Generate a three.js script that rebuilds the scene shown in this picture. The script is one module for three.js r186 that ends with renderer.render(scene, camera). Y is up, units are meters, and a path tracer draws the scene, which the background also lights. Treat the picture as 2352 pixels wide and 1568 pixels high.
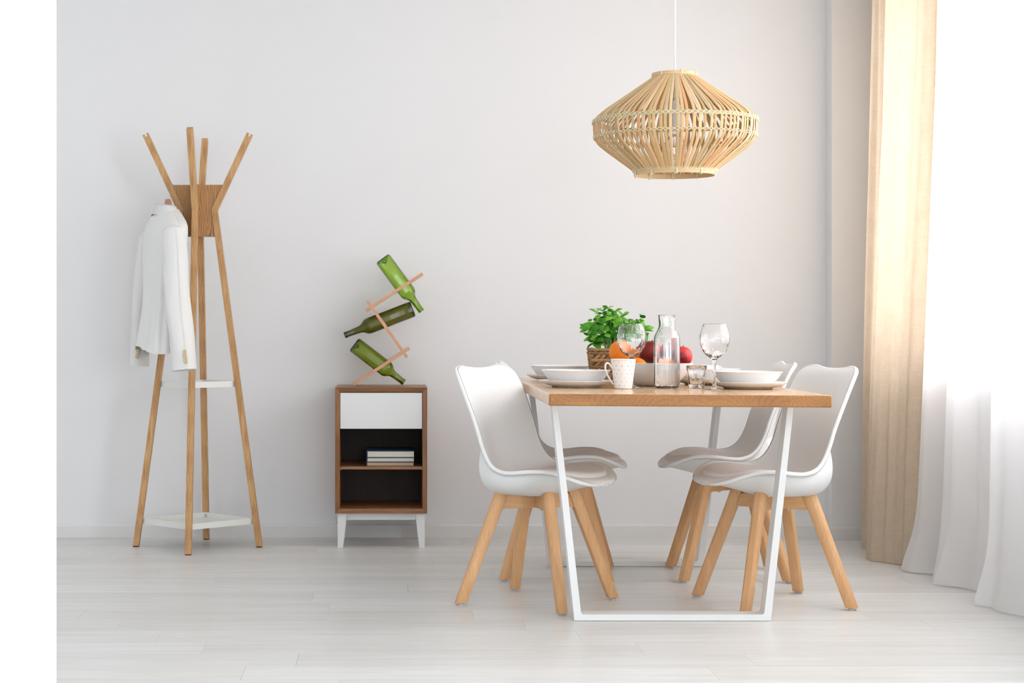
import * as THREE from 'three';
import { RoundedBoxGeometry } from 'three/addons/geometries/RoundedBoxGeometry.js';
import { mergeGeometries, mergeVertices, toCreasedNormals } from 'three/addons/utils/BufferGeometryUtils.js';
import { RectAreaLightUniformsLib } from 'three/addons/lights/RectAreaLightUniformsLib.js';

// ------------------------------------------------------------------ camera, sky, light, exposure
const F = 4000, CX = 890, CY = 750, EYE = 0.96;            // focal length in pixels, vanishing point, eye height
const scene = new THREE.Scene();
const camera = new THREE.PerspectiveCamera(2 * Math.atan(784 / F) * 180 / Math.PI, 1.5, 0.05, 60);
camera.position.set(0, EYE, 0);
camera.lookAt(0, EYE, -10);
camera.setViewOffset(2352, 1568, 1176 - CX, 784 - CY, 2352, 1568);
camera.updateProjectionMatrix();
scene.background = new THREE.Color(0.93, 0.97, 1.0);
scene.backgroundIntensity = 0.3;
const renderer = new THREE.WebGLRenderer({ antialias: true });
renderer.toneMapping = THREE.LinearToneMapping;
renderer.toneMappingExposure = 1.0;
renderer.shadowMap.enabled = true;
RectAreaLightUniformsLib.init();
const XW = 4.6, ZJ = -3.2;                                   // the room widens to XW in front of z = ZJ
const WIN_A = { z0: -7.55, z1: -4.2, y0: 0.81, y1: 2.5 };   // window behind the sheer curtain
const WIN_B = { z0: -2.9, z1: 3.9, y0: 0.06, y1: 2.5 };     // glazed door nearer to the camera
const WIN_D = { z0: -7.2, z1: -4.2, y0: 0.7, y1: 2.5 };     // window in the left wall, out of the frame
const WIN_C = { x0: 0.0, x1: 4.2, y0: 0.5, y1: 2.5 };      // window in the wall behind the camera
function daylight(w, k, hex, name, x, side = 1) {
  const l = new THREE.RectAreaLight(hex, k, w.z1 - w.z0, w.y1 - w.y0);
  l.name = name; l.position.set(x + 0.34 * side, (w.y0 + w.y1) / 2, (w.z0 + w.z1) / 2);
  l.lookAt(0, (w.y0 + w.y1) / 2, (w.z0 + w.z1) / 2);
  scene.add(l);
}
daylight(WIN_A, 8.1, 0xfbfaff, 'window_daylight', 2.28);
daylight(WIN_B, 12.6, 0xf2f6ff, 'door_daylight', XW);
daylight(WIN_D, 2.5, 0xf2f5ff, 'left_window_daylight', -4.2, -1);
{
  const l = new THREE.RectAreaLight(0xeef6ff, 4.0, WIN_C.x1 - WIN_C.x0, WIN_C.y1 - WIN_C.y0);
  l.name = 'rear_window_daylight'; l.position.set((WIN_C.x0 + WIN_C.x1) / 2, 1.5, 4.86); l.lookAt(l.position.x, 1.5, 0); scene.add(l);
}

// ------------------------------------------------------------------ helpers
const V3 = (x, y, z) => new THREE.Vector3(x, y, z);
const P = (px, py, d) => V3((px - CX) / F * d, EYE - (py - CY) / F * d, -d);
const rng = (seed) => () => { seed = (seed + 0x6d2b79f5) | 0; let t = Math.imul(seed ^ (seed >>> 15), 1 | seed); t = (t + Math.imul(t ^ (t >>> 7), 61 | t)) ^ t; return ((t ^ (t >>> 14)) >>> 0) / 4294967296; };
const clamp = (x, a, b) => Math.min(b, Math.max(a, x)), mix = (a, b, t) => a + (b - a) * t, sstep = (a, b, x) => { const t = clamp((x - a) / (b - a), 0, 1); return t * t * (3 - 2 * t); };
function interp(keys, x) {                                   // smooth curve through [x, y] keys (Catmull-Rom)
  const n = keys.length;
  if (x <= keys[0][0]) return keys[0][1];
  if (x >= keys[n - 1][0]) return keys[n - 1][1];
  let i = 0; while (x > keys[i + 1][0]) i++;
  const [x0, y0] = keys[i], [x1, y1] = keys[i + 1], h = x1 - x0, t = (x - x0) / h;
  const m0 = i > 0 ? (y1 - keys[i - 1][1]) / (x1 - keys[i - 1][0]) : (y1 - y0) / h, m1 = i < n - 2 ? (keys[i + 2][1] - y0) / (keys[i + 2][0] - x0) : (y1 - y0) / h;
  const t2 = t * t, t3 = t2 * t;
  return (2 * t3 - 3 * t2 + 1) * y0 + (t3 - 2 * t2 + t) * h * m0 + (-2 * t3 + 3 * t2) * y1 + (t3 - t2) * h * m1;
}
function noise2(seed, nx, ny) {                              // tileable value noise on the unit square
  const r = rng(seed), g = Array.from({ length: nx * ny }, r);
  return (u, v) => {
    let x = ((u % 1) + 1) % 1 * nx, y = ((v % 1) + 1) % 1 * ny; const xi = Math.floor(x) % nx, yi = Math.floor(y) % ny; x -= Math.floor(x); y -= Math.floor(y);
    x = x * x * (3 - 2 * x); y = y * y * (3 - 2 * y);
    const a = g[yi * nx + xi], b = g[yi * nx + (xi + 1) % nx], c = g[((yi + 1) % ny) * nx + xi], d = g[((yi + 1) % ny) * nx + (xi + 1) % nx];
    return mix(mix(a, b, x), mix(c, d, x), y);
  };
}
function tex(w, h, fn, srgb = true) {
  const data = new Uint8Array(w * h * 4);
  for (let j = 0; j < h; j++) for (let i = 0; i < w; i++) {
    const c = fn((i + 0.5) / w, (j + 0.5) / h), o = (j * w + i) * 4;
    for (let k = 0; k < 3; k++) data[o + k] = clamp(Math.round(typeof c === 'number' ? c : c[k]), 0, 255);
    data[o + 3] = 255;
  }
  const t = new THREE.DataTexture(data, w, h, THREE.RGBAFormat);
  t.wrapS = t.wrapT = THREE.RepeatWrapping; t.magFilter = THREE.LinearFilter; t.minFilter = THREE.LinearMipmapLinearFilter;
  if (srgb) t.colorSpace = THREE.SRGBColorSpace;
  t.needsUpdate = true;
  return t;
}
const lerp3 = (a, b, t) => [mix(a[0], b[0], t), mix(a[1], b[1], t), mix(a[2], b[2], t)];
// wood with its grain along v; one repeat is 'metres' wide and long
function woodTex(seed, light, dark, { fine = 90, broad = 9, wave = 0.03, contrast = 1, metres = 0.4, size = 512 } = {}) {
  const a = noise2(seed, fine, 4), b = noise2(seed + 1, broad, 2), c = noise2(seed + 2, 5, 5), d = noise2(seed + 3, fine * 2, 14);
  const t = tex(size, size, (u, v) => {
    const uu = u + wave * (c(u, v) - 0.5);
    const n = 0.45 * a(uu, v) + 0.35 * b(uu, v) + 0.2 * d(uu, v);
    return lerp3(light, dark, clamp(0.5 + (n - 0.5) * 1.9 * contrast, 0, 1));
  });
  t.repeat.set(1 / metres, 1 / metres);
  return t;
}
const mat = (o) => new THREE.MeshStandardMaterial({ roughness: 0.6, ...o });
const phys = (o) => new THREE.MeshPhysicalMaterial({ roughness: 0.5, ...o });
const used = new Map();
function numbered(name) { const n = used.get(name) ?? 0; used.set(name, n + 1); return n ? name + '_' + String(n).padStart(3, '0') : name; }
function shade(o) { o.traverse((m) => { if (m.isMesh) m.castShadow = m.receiveShadow = true; }); return o; }
function thing(name, label, category, pos = [0, 0, 0], ry = 0, group) {
  const o = new THREE.Group(); o.name = numbered(name); o.position.set(...pos); o.rotation.y = ry;
  o.userData = { label, category }; if (group) o.userData.group = group;
  scene.add(o); return o;
}
function part(name, geo, m, parent) { const o = new THREE.Mesh(geo, m); o.name = numbered(name); parent.add(o); o.castShadow = o.receiveShadow = true; return o; }
function struct(name, geo, m) { const o = geo ? new THREE.Mesh(geo, m) : new THREE.Group(); o.name = name; o.userData.kind = 'structure'; scene.add(o); o.castShadow = o.receiveShadow = true; return o; }
function twin(root, label, pos, ry) {                        // a copy of a thing with its parts, under the next number
  const c = root.clone(); c.name = numbered(root.userData.base ?? root.name); c.userData = { ...root.userData, label };
  c.position.set(...pos); if (ry !== undefined) c.rotation.y = ry; scene.add(c); return c;
}
const box = (x0, x1, y0, y1, z0, z1) => new THREE.BoxGeometry(x1 - x0, y1 - y0, z1 - z0).translate((x0 + x1) / 2, (y0 + y1) / 2, (z0 + z1) / 2);
const rbox = (x0, x1, y0, y1, z0, z1, r = 0.002, s = 2) => new RoundedBoxGeometry(x1 - x0, y1 - y0, z1 - z0, s, r).translate((x0 + x1) / 2, (y0 + y1) / 2, (z0 + z1) / 2);
const clean = (g) => { const o = g.index ? g.toNonIndexed() : g.clone(); for (const k of Object.keys(o.attributes)) if (!['position', 'normal', 'uv'].includes(k)) o.deleteAttribute(k); return o; };
const join = (...gs) => mergeGeometries(gs.flat().map(clean));
// uv in metres with v along the grain axis (0 x, 1 y, 2 z)
function grain(g0, axis, du = 0, dv = 0) {
  const g = clean(g0), p = g.attributes.position, uv = new Float32Array(p.count * 2), a = V3(), b = V3(), c = V3();
  for (let i = 0; i < p.count; i += 3) {
    a.fromBufferAttribute(p, i); b.fromBufferAttribute(p, i + 1); c.fromBufferAttribute(p, i + 2);
    const n = b.clone().sub(a).cross(c.clone().sub(a)), q = [Math.abs(n.x), Math.abs(n.y), Math.abs(n.z)], d = q.indexOf(Math.max(...q));
    const rest = [0, 1, 2].filter((k) => k !== d), va = d === axis ? rest[1] : axis, ua = rest.find((k) => k !== va);
    for (const [k, w] of [[0, a], [1, b], [2, c]]) { const e = w.toArray(); uv[(i + k) * 2] = e[ua] + du; uv[(i + k) * 2 + 1] = e[va] + dv; }
  }
  g.setAttribute('uv', new THREE.BufferAttribute(uv, 2));
  return g;
}
// rings of equal length -> smooth skin
function skin(rings, { closed = true, capStart = false, capEnd = false, smooth = true } = {}) {
  const n = rings[0].length, pos = [], idx = [], uv = [];
  rings.forEach((r, j) => r.forEach((p, i) => { pos.push(p.x, p.y, p.z); uv.push(i / (closed ? n : n - 1), j / (rings.length - 1)); }));
  for (let j = 0; j < rings.length - 1; j++) for (let i = 0; i < (closed ? n : n - 1); i++) {
    const a = j * n + i, b = j * n + (i + 1) % n, c = a + n, d = b + n;
    idx.push(a, c, b, b, c, d);
  }
  const cap = (j, flip) => {
    const m = V3(); rings[j].forEach((p) => m.add(p)); m.divideScalar(n); const k = pos.length / 3; pos.push(m.x, m.y, m.z); uv.push(0.5, j ? 1 : 0);
    for (let i = 0; i < n; i++) flip ? idx.push(k, j * n + i, j * n + (i + 1) % n) : idx.push(k, j * n + (i + 1) % n, j * n + i);
  };
  if (capStart) cap(0, true); if (capEnd) cap(rings.length - 1, false);
  const g = new THREE.BufferGeometry();
  g.setAttribute('position', new THREE.Float32BufferAttribute(pos, 3)); g.setAttribute('uv', new THREE.Float32BufferAttribute(uv, 2)); g.setIndex(idx);
  g.computeVertexNormals();
  return smooth ? g : toCreasedNormals(g, 0.6);
}
const lathe = (pts, seg = 64, crease = 0.7) => { const g = new THREE.LatheGeometry(pts.map(([x, y]) => new THREE.Vector2(Math.max(x, 0.00001), y)), seg); return crease ? toCreasedNormals(g, crease) : g; };
function spline2(pts, n) { return new THREE.SplineCurve(pts.map(([x, y]) => new THREE.Vector2(x, y))).getPoints(n).map((v) => [v.x, v.y]); }
const tube = (pts, r, seg = 24, rad = 8, closed = false) => new THREE.TubeGeometry(new THREE.CatmullRomCurve3(pts, closed), seg, r, rad, closed);
function extrude(pts, depth, bevel = 0, holes = []) {        // polygon in xy, thickness centred on z = 0
  const s = new THREE.Shape(pts.map(([x, y]) => new THREE.Vector2(x, y)));
  for (const h of holes) s.holes.push(h);
  const g = new THREE.ExtrudeGeometry(s, { depth: depth - 2 * bevel, bevelEnabled: bevel > 0, bevelThickness: bevel, bevelSize: bevel, bevelOffset: -bevel, bevelSegments: 2, curveSegments: 28 });
  return g.translate(0, 0, -(depth - 2 * bevel) / 2);
}
function hexa(p) {                                           // 8 corners: 0-3 bottom loop, 4-7 top loop
  const q = [[0, 1, 2, 3], [7, 6, 5, 4], [0, 4, 5, 1], [1, 5, 6, 2], [2, 6, 7, 3], [3, 7, 4, 0]], pos = [], m = p.reduce((s, v) => s.add(v), V3()).divideScalar(8);
  for (const f of q) for (const t of [[0, 1, 2], [0, 2, 3]]) {
    let [a, b, c] = t.map((k) => p[f[k]]);
    if (b.clone().sub(a).cross(c.clone().sub(a)).dot(a.clone().sub(m)) < 0) [b, c] = [c, b];
    pos.push(...a.toArray(), ...b.toArray(), ...c.toArray());
  }
  const g = new THREE.BufferGeometry(); g.setAttribute('position', new THREE.Float32BufferAttribute(pos, 3)); g.setAttribute('uv', new THREE.Float32BufferAttribute(new Array(pos.length / 3 * 2).fill(0), 2)); g.computeVertexNormals();
  return g;
}

// ------------------------------------------------------------------ materials
const plaster = noise2(11, 128, 128), plaster2 = noise2(12, 37, 37);
const plasterBump = tex(512, 512, (u, v) => 255 * (0.6 * plaster(u, v) + 0.4 * plaster2(u, v)), false); plasterBump.repeat.set(2.5, 2.5);
const M = {};
M.wall = mat({ color: 0xe9e9e8, roughness: 0.92, bumpMap: plasterBump, bumpScale: 0.00015 });
M.ceiling = mat({ color: 0xf5f5f4, roughness: 0.95 });
M.trim = mat({ color: 0xe4e3e0, roughness: 0.55 });
M.frame = mat({ color: 0xf4f4f2, roughness: 0.4 });
M.pane = phys({ color: 0xffffff, transmission: 1, thickness: 0, roughness: 0.0, ior: 1.5 });
{
  const s1 = noise2(21, 3, 150), s2 = noise2(22, 9, 60), s3 = noise2(23, 2, 24), s4 = noise2(24, 40, 400);
  const t = tex(1024, 1024, (u, v) => { const n = 0.35 * s1(u, v) + 0.25 * s2(u, v) + 0.2 * s3(u, v) + 0.2 * s4(u, v); return lerp3([232, 233, 230], [217, 216, 211], clamp(0.5 + (n - 0.5) * 1.7, 0, 1)); });
  t.repeat.set(1 / 1.4, 1 / 1.4);
  M.planks = [0xffffff, 0xfafaf9, 0xfdfcfa, 0xf8f7f6].map((c) => phys({ color: c, map: t, roughness: 0.34, specularIntensity: 0.8 }));
}
M.slab = mat({ color: 0xd8d5cf, roughness: 0.9 });
const oakT = woodTex(31, [214, 170, 118], [170, 125, 76], { fine: 110, broad: 8, contrast: 1.0, metres: 0.16 });
M.oak = mat({ map: oakT, roughness: 0.55 });
{ // cathedral-grained oak veneer of the coat stand's boards
  const a = noise2(35, 6, 3), b = noise2(36, 120, 6);
  const t = tex(512, 512, (u, v) => { const x = (u - 0.5) * 2, r = Math.abs(x) * 5 + (x * x) * 3 + 2.2 * a(u, v) - v * 1.6 * (1 - Math.abs(x)), k = Math.pow(0.5 + 0.5 * Math.sin(r * 6.3), 5); return lerp3([192, 146, 94], [124, 84, 46], clamp(0.75 * k + 0.35 * (b(u, v) - 0.3), 0, 1)); });
  t.repeat.set(1 / 0.13, 1 / 0.24);
  M.veneer = mat({ map: t, roughness: 0.55 });
}
M.beech = mat({ map: woodTex(41, [234, 187, 138], [212, 160, 108], { fine: 80, broad: 6, contrast: 0.8, metres: 0.14 }), roughness: 0.5 });
M.beechPale = mat({ map: woodTex(42, [224, 178, 144], [202, 152, 116], { fine: 70, broad: 5, contrast: 0.8, metres: 0.08 }), roughness: 0.55 });
M.walnut = phys({ map: woodTex(51, [164, 114, 72], [128, 86, 52], { fine: 60, broad: 6, contrast: 0.8, metres: 0.3 }), roughness: 0.36 });
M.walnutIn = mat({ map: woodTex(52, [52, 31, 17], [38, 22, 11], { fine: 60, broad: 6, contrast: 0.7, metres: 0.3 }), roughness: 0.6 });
M.tableTop = [1, 2, 3].map((k) => phys({ map: woodTex(60 + k, [[228, 190, 146], [222, 182, 136], [232, 196, 154]][k - 1], [[208, 166, 120], [202, 158, 110], [214, 174, 130]][k - 1], { fine: 26, broad: 7, contrast: 0.8, metres: 0.3 }), roughness: 0.18 }));
{ // end grain of the table's staves: growth rings round a pith that differs from stave to stave, with pale rays
  const N = 7, W = 0.877, n1 = noise2(71, 9, 3), n2 = noise2(72, 200, 30), r = rng(73), pith = Array.from({ length: N }, () => [r() * 0.1 + 0.02, (r() < 0.5 ? -1 : 1) * (0.04 + r() * 0.08), 0.85 + r() * 0.3]);
  const t = tex(2048, 128, (u, v) => {
    const k = Math.min(N - 1, Math.floor(u * N)), [px, py, tone] = pith[k], x = (u * N - k) * W / N - px, y = v * 0.0385 - py, d = Math.hypot(x, y) + 0.006 * n1(u, v);
    const ring = 0.5 + 0.5 * Math.sin(d * 480 + 7 * n1(u * 0.7, v)), ray = Math.pow(0.5 + 0.5 * Math.sin(Math.atan2(y, x) * 34 + 6 * n1(u, v)), 16) * 0.16;
    const q = clamp(0.35 + 0.2 * Math.pow(ring, 2) + 0.12 * (n2(u, v) - 0.4) + 0.55 * (n1(u, v * 0.3) - 0.5) - ray, 0, 1);
    return lerp3([190, 134, 72], [136, 86, 42], q).map((c) => c * mix(0.9, 1.05, tone - 0.5));
  });
  M.endGrain = mat({ map: t, roughness: 0.5 });
}
M.whiteMetal = mat({ color: 0xeeefed, roughness: 0.38 });
M.whiteLacquer = mat({ color: 0xe9ebe8, roughness: 0.45 });
M.trayWhite = mat({ color: 0xe8e9e3, roughness: 0.35 });
M.shell = phys({ color: 0xf1f1ef, roughness: 0.42 });
M.bucket = phys({ color: 0xeff0ee, roughness: 0.45 });
M.pad = phys({ color: 0xe9e3e0, roughness: 0.5 });
M.glide = mat({ color: 0xc9ccd2, roughness: 0.5 });
M.steel = mat({ color: 0xb9b6b0, roughness: 0.3, metalness: 1 });
M.rubber = mat({ color: 0x2b2521, roughness: 0.8 });
M.porcelain = phys({ color: 0xf4f3f1, roughness: 0.18, clearcoat: 0.4, clearcoatRoughness: 0.1 });
M.gold = mat({ color: 0xc08b52, roughness: 0.3, metalness: 0.8 });
M.glass = phys({ color: 0xffffff, transmission: 1, thickness: 0.01, roughness: 0, ior: 1.5 });
M.water = phys({ color: 0xffffff, transmission: 1, thickness: 0.05, roughness: 0, ior: 1.33 });
const bottleGlass = (r, g, b) => phys({ color: 0xffffff, transmission: 1, thickness: 0.004, roughness: 0.02, ior: 1.5, attenuationColor: new THREE.Color(r, g, b), attenuationDistance: 0.0075 });
M.bottleBright = bottleGlass(0.36, 0.60, 0.06);
M.bottleOlive = bottleGlass(0.15, 0.155, 0.008);
M.bottleGreen = bottleGlass(0.28, 0.40, 0.02);
M.bookBlue = mat({ color: 0x2c4763, roughness: 0.6 });
M.paper = [[0xdcd5c4], [0xd5d1c6], [0xc6ab88]].map(([c]) => mat({ color: c, roughness: 0.9 }));
M.bamboo = [0xdcb684, 0xd0aa70, 0xc9b082, 0xe2c294, 0xd6a673, 0xbf9c66].map((c) => mat({ color: c, roughness: 0.55 }));
M.bambooRim = mat({ color: 0xd9b788, roughness: 0.5 });
M.bambooBand = mat({ color: 0xc8b486, roughness: 0.6 });
M.raffia = mat({ color: 0xeee6c4, roughness: 0.75 });
M.cord = mat({ color: 0xf3f3f0, roughness: 0.5 });
M.linen = (() => {
  const a = noise2(81, 256, 16), b = noise2(82, 16, 256), c = noise2(83, 12, 5);
  const t = tex(512, 512, (u, v) => lerp3([230, 214, 194], [208, 190, 166], clamp(0.45 * a(u, v) + 0.35 * b(u, v) + 0.2 * c(u, v), 0, 1))); t.repeat.set(1 / 0.35, 1 / 0.35);
  return phys({ map: t, roughness: 0.95, transmission: 0.34, thickness: 0, specularIntensity: 0.05, side: THREE.DoubleSide });
})();
M.sheer = phys({ color: 0xfefefe, roughness: 0.88, transmission: 0.56, thickness: 0, specularIntensity: 0.02, side: THREE.DoubleSide });
M.jacket = (() => {
  const a = noise2(91, 300, 300), b = noise2(92, 60, 200), t = tex(512, 512, (u, v) => 255 * (0.6 * a(u, v) + 0.4 * b(u, v)), false); t.repeat.set(4, 5);
  return phys({ color: 0xeeede9, roughness: 0.9, sheen: 0.3, sheenColor: new THREE.Color(1, 1, 1), bumpMap: t, bumpScale: 0.0006, side: THREE.DoubleSide });
})();
M.button = mat({ color: 0xdcc39a, roughness: 0.4 });
M.hanger = mat({ map: woodTex(95, [206, 160, 122], [182, 132, 96], { metres: 0.1 }), roughness: 0.5 });
M.orange = (() => {
  const a = noise2(101, 90, 60), t = tex(512, 256, (u, v) => 255 * a(u, v), false);
  return phys({ color: 0xfb8703, roughness: 0.45, bumpMap: t, bumpScale: 0.0009 });
})();
M.peach = (() => {
  const a = noise2(105, 5, 4), b = noise2(106, 14, 10), s = noise2(107, 160, 90);
  return phys({ map: tex(512, 256, (u, v) => { const k = sstep(0.3, 0.7, 0.65 * a(u, v) + 0.35 * b(u, v)); const c = lerp3([104, 8, 18], [204, 40, 38], k); return lerp3(c, [236, 140, 110], s(u, v) > 0.86 ? 0.25 : 0); }), roughness: 0.38 });
})();
M.peachDark = M.peach.clone(); M.peachDark.color.set(0x98686e);
M.peachStem = mat({ color: 0x4a3420, roughness: 0.8 });
M.wicker = [0xb08a5e, 0x9c774c, 0xbd986c, 0x8d6a44].map((c) => { const n = noise2(c & 255, 4, 60); return mat({ color: c, roughness: 0.8, bumpMap: tex(64, 256, (u, v) => 255 * n(u, v), false), bumpScale: 0.001 }); });
M.wickerDark = mat({ color: 0x6b4c2f, roughness: 0.95 });
M.soil = mat({ color: 0x3a2c20, roughness: 1 });
M.leaf = [0x5fae2b, 0x4a9a27, 0x76bd38, 0x3a8422].map((c) => phys({ color: c, roughness: 0.4, transmission: 0.3, thickness: 0, specularIntensity: 0.4, side: THREE.DoubleSide }));
M.stem = mat({ color: 0x9dbb6a, roughness: 0.6 });

// ------------------------------------------------------------------ the room
const XL = -4.2, XR = 2.28, ZB = -7.95, ZF = 4.6, HC = 2.7;
{
  struct('wall_back', box(XL - 0.2, XR + 0.25, -0.2, HC + 0.2, ZB - 0.2, ZB), M.wall);
  { const D = WIN_D, a = XL - 0.25; struct('wall_left', join(box(a, XL, -0.2, HC + 0.2, ZB, D.z0), box(a, XL, -0.2, D.y0, D.z0, D.z1), box(a, XL, D.y1, HC + 0.2, D.z0, D.z1), box(a, XL, -0.2, HC + 0.2, D.z1, ZF + 0.2)), M.wall); }
  { const C = WIN_C; struct('wall_front', join(box(XL, C.x0, -0.2, HC + 0.2, ZF, ZF + 0.2), box(C.x1, XW, -0.2, HC + 0.2, ZF, ZF + 0.2), box(C.x0, C.x1, -0.2, C.y0, ZF, ZF + 0.2), box(C.x0, C.x1, C.y1, HC + 0.2, ZF, ZF + 0.2)), M.wall); }
  struct('ceiling', box(XL, XW + 0.25, HC, HC + 0.2, ZB, ZF), M.ceiling);
  const A = WIN_A, B = WIN_B, x0 = XR, x1 = XR + 0.25;
  struct('wall_right', join(box(x0, x1, -0.2, HC, ZB, A.z0), box(x0, x1, -0.2, A.y0, A.z0, A.z1), box(x0, x1, A.y1, HC, A.z0, A.z1), box(x0, x1, -0.2, HC, A.z1, ZJ), box(x1, XW + 0.25, -0.2, HC, ZJ - 0.25, ZJ)), M.wall);
  { const a = XW, b = XW + 0.25; struct('wall_bay', join(box(a, b, -0.2, HC, ZJ, B.z0), box(a, b, -0.2, B.y0, B.z0, B.z1), box(a, b, B.y1, HC, B.z0, B.z1), box(a, b, -0.2, HC, B.z1, ZF + 0.2)), M.wall); }
  struct('wall_pillar', box(2.0, XR, 0, HC, ZB, -7.84), M.wall);
  struct('wall_partition', rbox(XL, -0.627, 0, HC, -3.3, -3.2, 0.003), M.wall);
  const skirt = (x0, x1, z) => { const pts = [[0, 0], [0.012, 0], [0.012, 0.052], [0.009, 0.0585], [0.004, 0.06], [0, 0.06]]; return new THREE.ExtrudeGeometry(new THREE.Shape(pts.map(([a, b]) => new THREE.Vector2(a, b))), { depth: x1 - x0, bevelEnabled: false }).rotateY(-Math.PI / 2).translate(x1, 0, z).applyMatrix4(new THREE.Matrix4()); };
  // the extrusion's x (out of the wall) becomes +z, its depth runs along -x from x1
  struct('baseboard_back', skirt(XL, 2.0, ZB), M.trim);
  struct('baseboard_pillar', skirt(1.99, XR, -7.84), M.trim);
  struct('baseboard_right', box(XR - 0.012, XR, 0.001, 0.07, -7.82, ZJ), M.trim);
  struct('baseboard_left', box(XL, XL + 0.012, 0.001, 0.06, ZB + 0.012, -3.3), M.trim);
  function windowUnit(n, w, mull, sill, XR, side = 1) {
    const g = struct('window_' + n); const X = XR + 0.17 * side, t = 0.06, d = 0.03;
    part('window_frame', join(box(X - d, X + d, w.y0, w.y0 + t, w.z0, w.z1), box(X - d, X + d, w.y1 - t, w.y1, w.z0, w.z1), box(X - d, X + d, w.y0 + t, w.y1 - t, w.z0, w.z0 + t), box(X - d, X + d, w.y0 + t, w.y1 - t, w.z1 - t, w.z1)), M.frame, g);
    const zs = [w.z0 + t, ...mull, w.z1 - t];
    for (const z of mull) part('window_mullion', rbox(X - d, X + d, w.y0 + t, w.y1 - t, z - 0.035, z + 0.035, 0.004), M.frame, g);
    for (let i = 0; i + 1 < zs.length; i++) part('window_pane', box(X - 0.001, X + 0.001, w.y0 + t, w.y1 - t, zs[i] + (i ? 0.035 : 0), zs[i + 1] - (i + 2 < zs.length ? 0.035 : 0)), M.pane, g);
    if (sill) part('window_sill', rbox(Math.min(XR - 0.05 * side, X - d * side), Math.max(XR - 0.05 * side, X - d * side), w.y0 - 0.03, w.y0 + 0.001, w.z0, w.z1, 0.005), M.frame, g);
  }
  windowUnit(1, A, [-5.6], true, 2.28);
  windowUnit(2, B, [-1.2, 0.5, 2.2], false, XW);
  windowUnit(4, WIN_D, [-5.7], true, XL, -1);
  { const C = WIN_C, g = struct('window_3'), z = ZF + 0.14, t = 0.06, d = 0.03, m = (C.x0 + C.x1) / 2;
    part('window_frame', join(box(C.x0, C.x1, C.y0, C.y0 + t, z - d, z + d), box(C.x0, C.x1, C.y1 - t, C.y1, z - d, z + d), box(C.x0, C.x0 + t, C.y0 + t, C.y1 - t, z - d, z + d), box(C.x1 - t, C.x1, C.y0 + t, C.y1 - t, z - d, z + d)), M.frame, g);
    part('window_mullion', rbox(m - 0.035, m + 0.035, C.y0 + t, C.y1 - t, z - d, z + d, 0.004), M.frame, g);
    part('window_pane', box(C.x0 + t, m - 0.035, C.y0 + t, C.y1 - t, z - 0.001, z + 0.001), M.pane, g); part('window_pane', box(m + 0.035, C.x1 - t, C.y0 + t, C.y1 - t, z - 0.001, z + 0.001), M.pane, g); }
}
{ // floor: a slab carrying laminate planks laid parallel to the back wall
  const floor = struct('floor', join(box(XL - 0.2, XW + 0.25, -0.2, -0.009, ZB - 0.2, ZF + 0.2), box(XL, XR, -0.009, 0, 1.0, ZF), box(-4.2, -3.4, -0.009, 0, ZB, 1.0), box(XR, XW, -0.009, 0, ZJ, ZF)), M.slab);
  const XP = -3.4, r = rng(5), W = 0.1945, L = 1.304, known = { 6: -1.02, 5: -0.864, 4: -0.71, 1: -0.4, 8: -0.265, 3: -0.55, 2: -0.26 };
  const c = 0.0003;
  for (let k = -36; k < 17; k++) {
    let za = -(4.73 + W * k), zb = za - W; if (za > 1.0) za = 1.0; if (zb < ZB) zb = ZB; if (za - zb < 0.01) { r(); continue; }
    let x = (known[k + 1] ?? (r() * L)); while (x > XP) x -= L;
    for (; x < XR; x += L) {
      const a = Math.max(x, XP), b = Math.min(x + L, XR); if (b - a < 0.02) continue;
      const top = -0.0, g = hexa([V3(a, -0.009, za), V3(b, -0.009, za), V3(b, -0.009, zb), V3(a, -0.009, zb), V3(a + c, top, za - c), V3(b - c, top, za - c), V3(b - c, top, zb + c), V3(a + c, top, zb + c)]);
      const p = g.attributes.position, uv = g.attributes.uv, ou = r() * 7, ov = r() * 7;
      for (let i = 0; i < p.count; i++) uv.setXY(i, p.getX(i) + ou, p.getZ(i) + ov);
      part('plank', g, M.planks[Math.floor(r() * 4)], floor);
    }
  }
}

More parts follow.
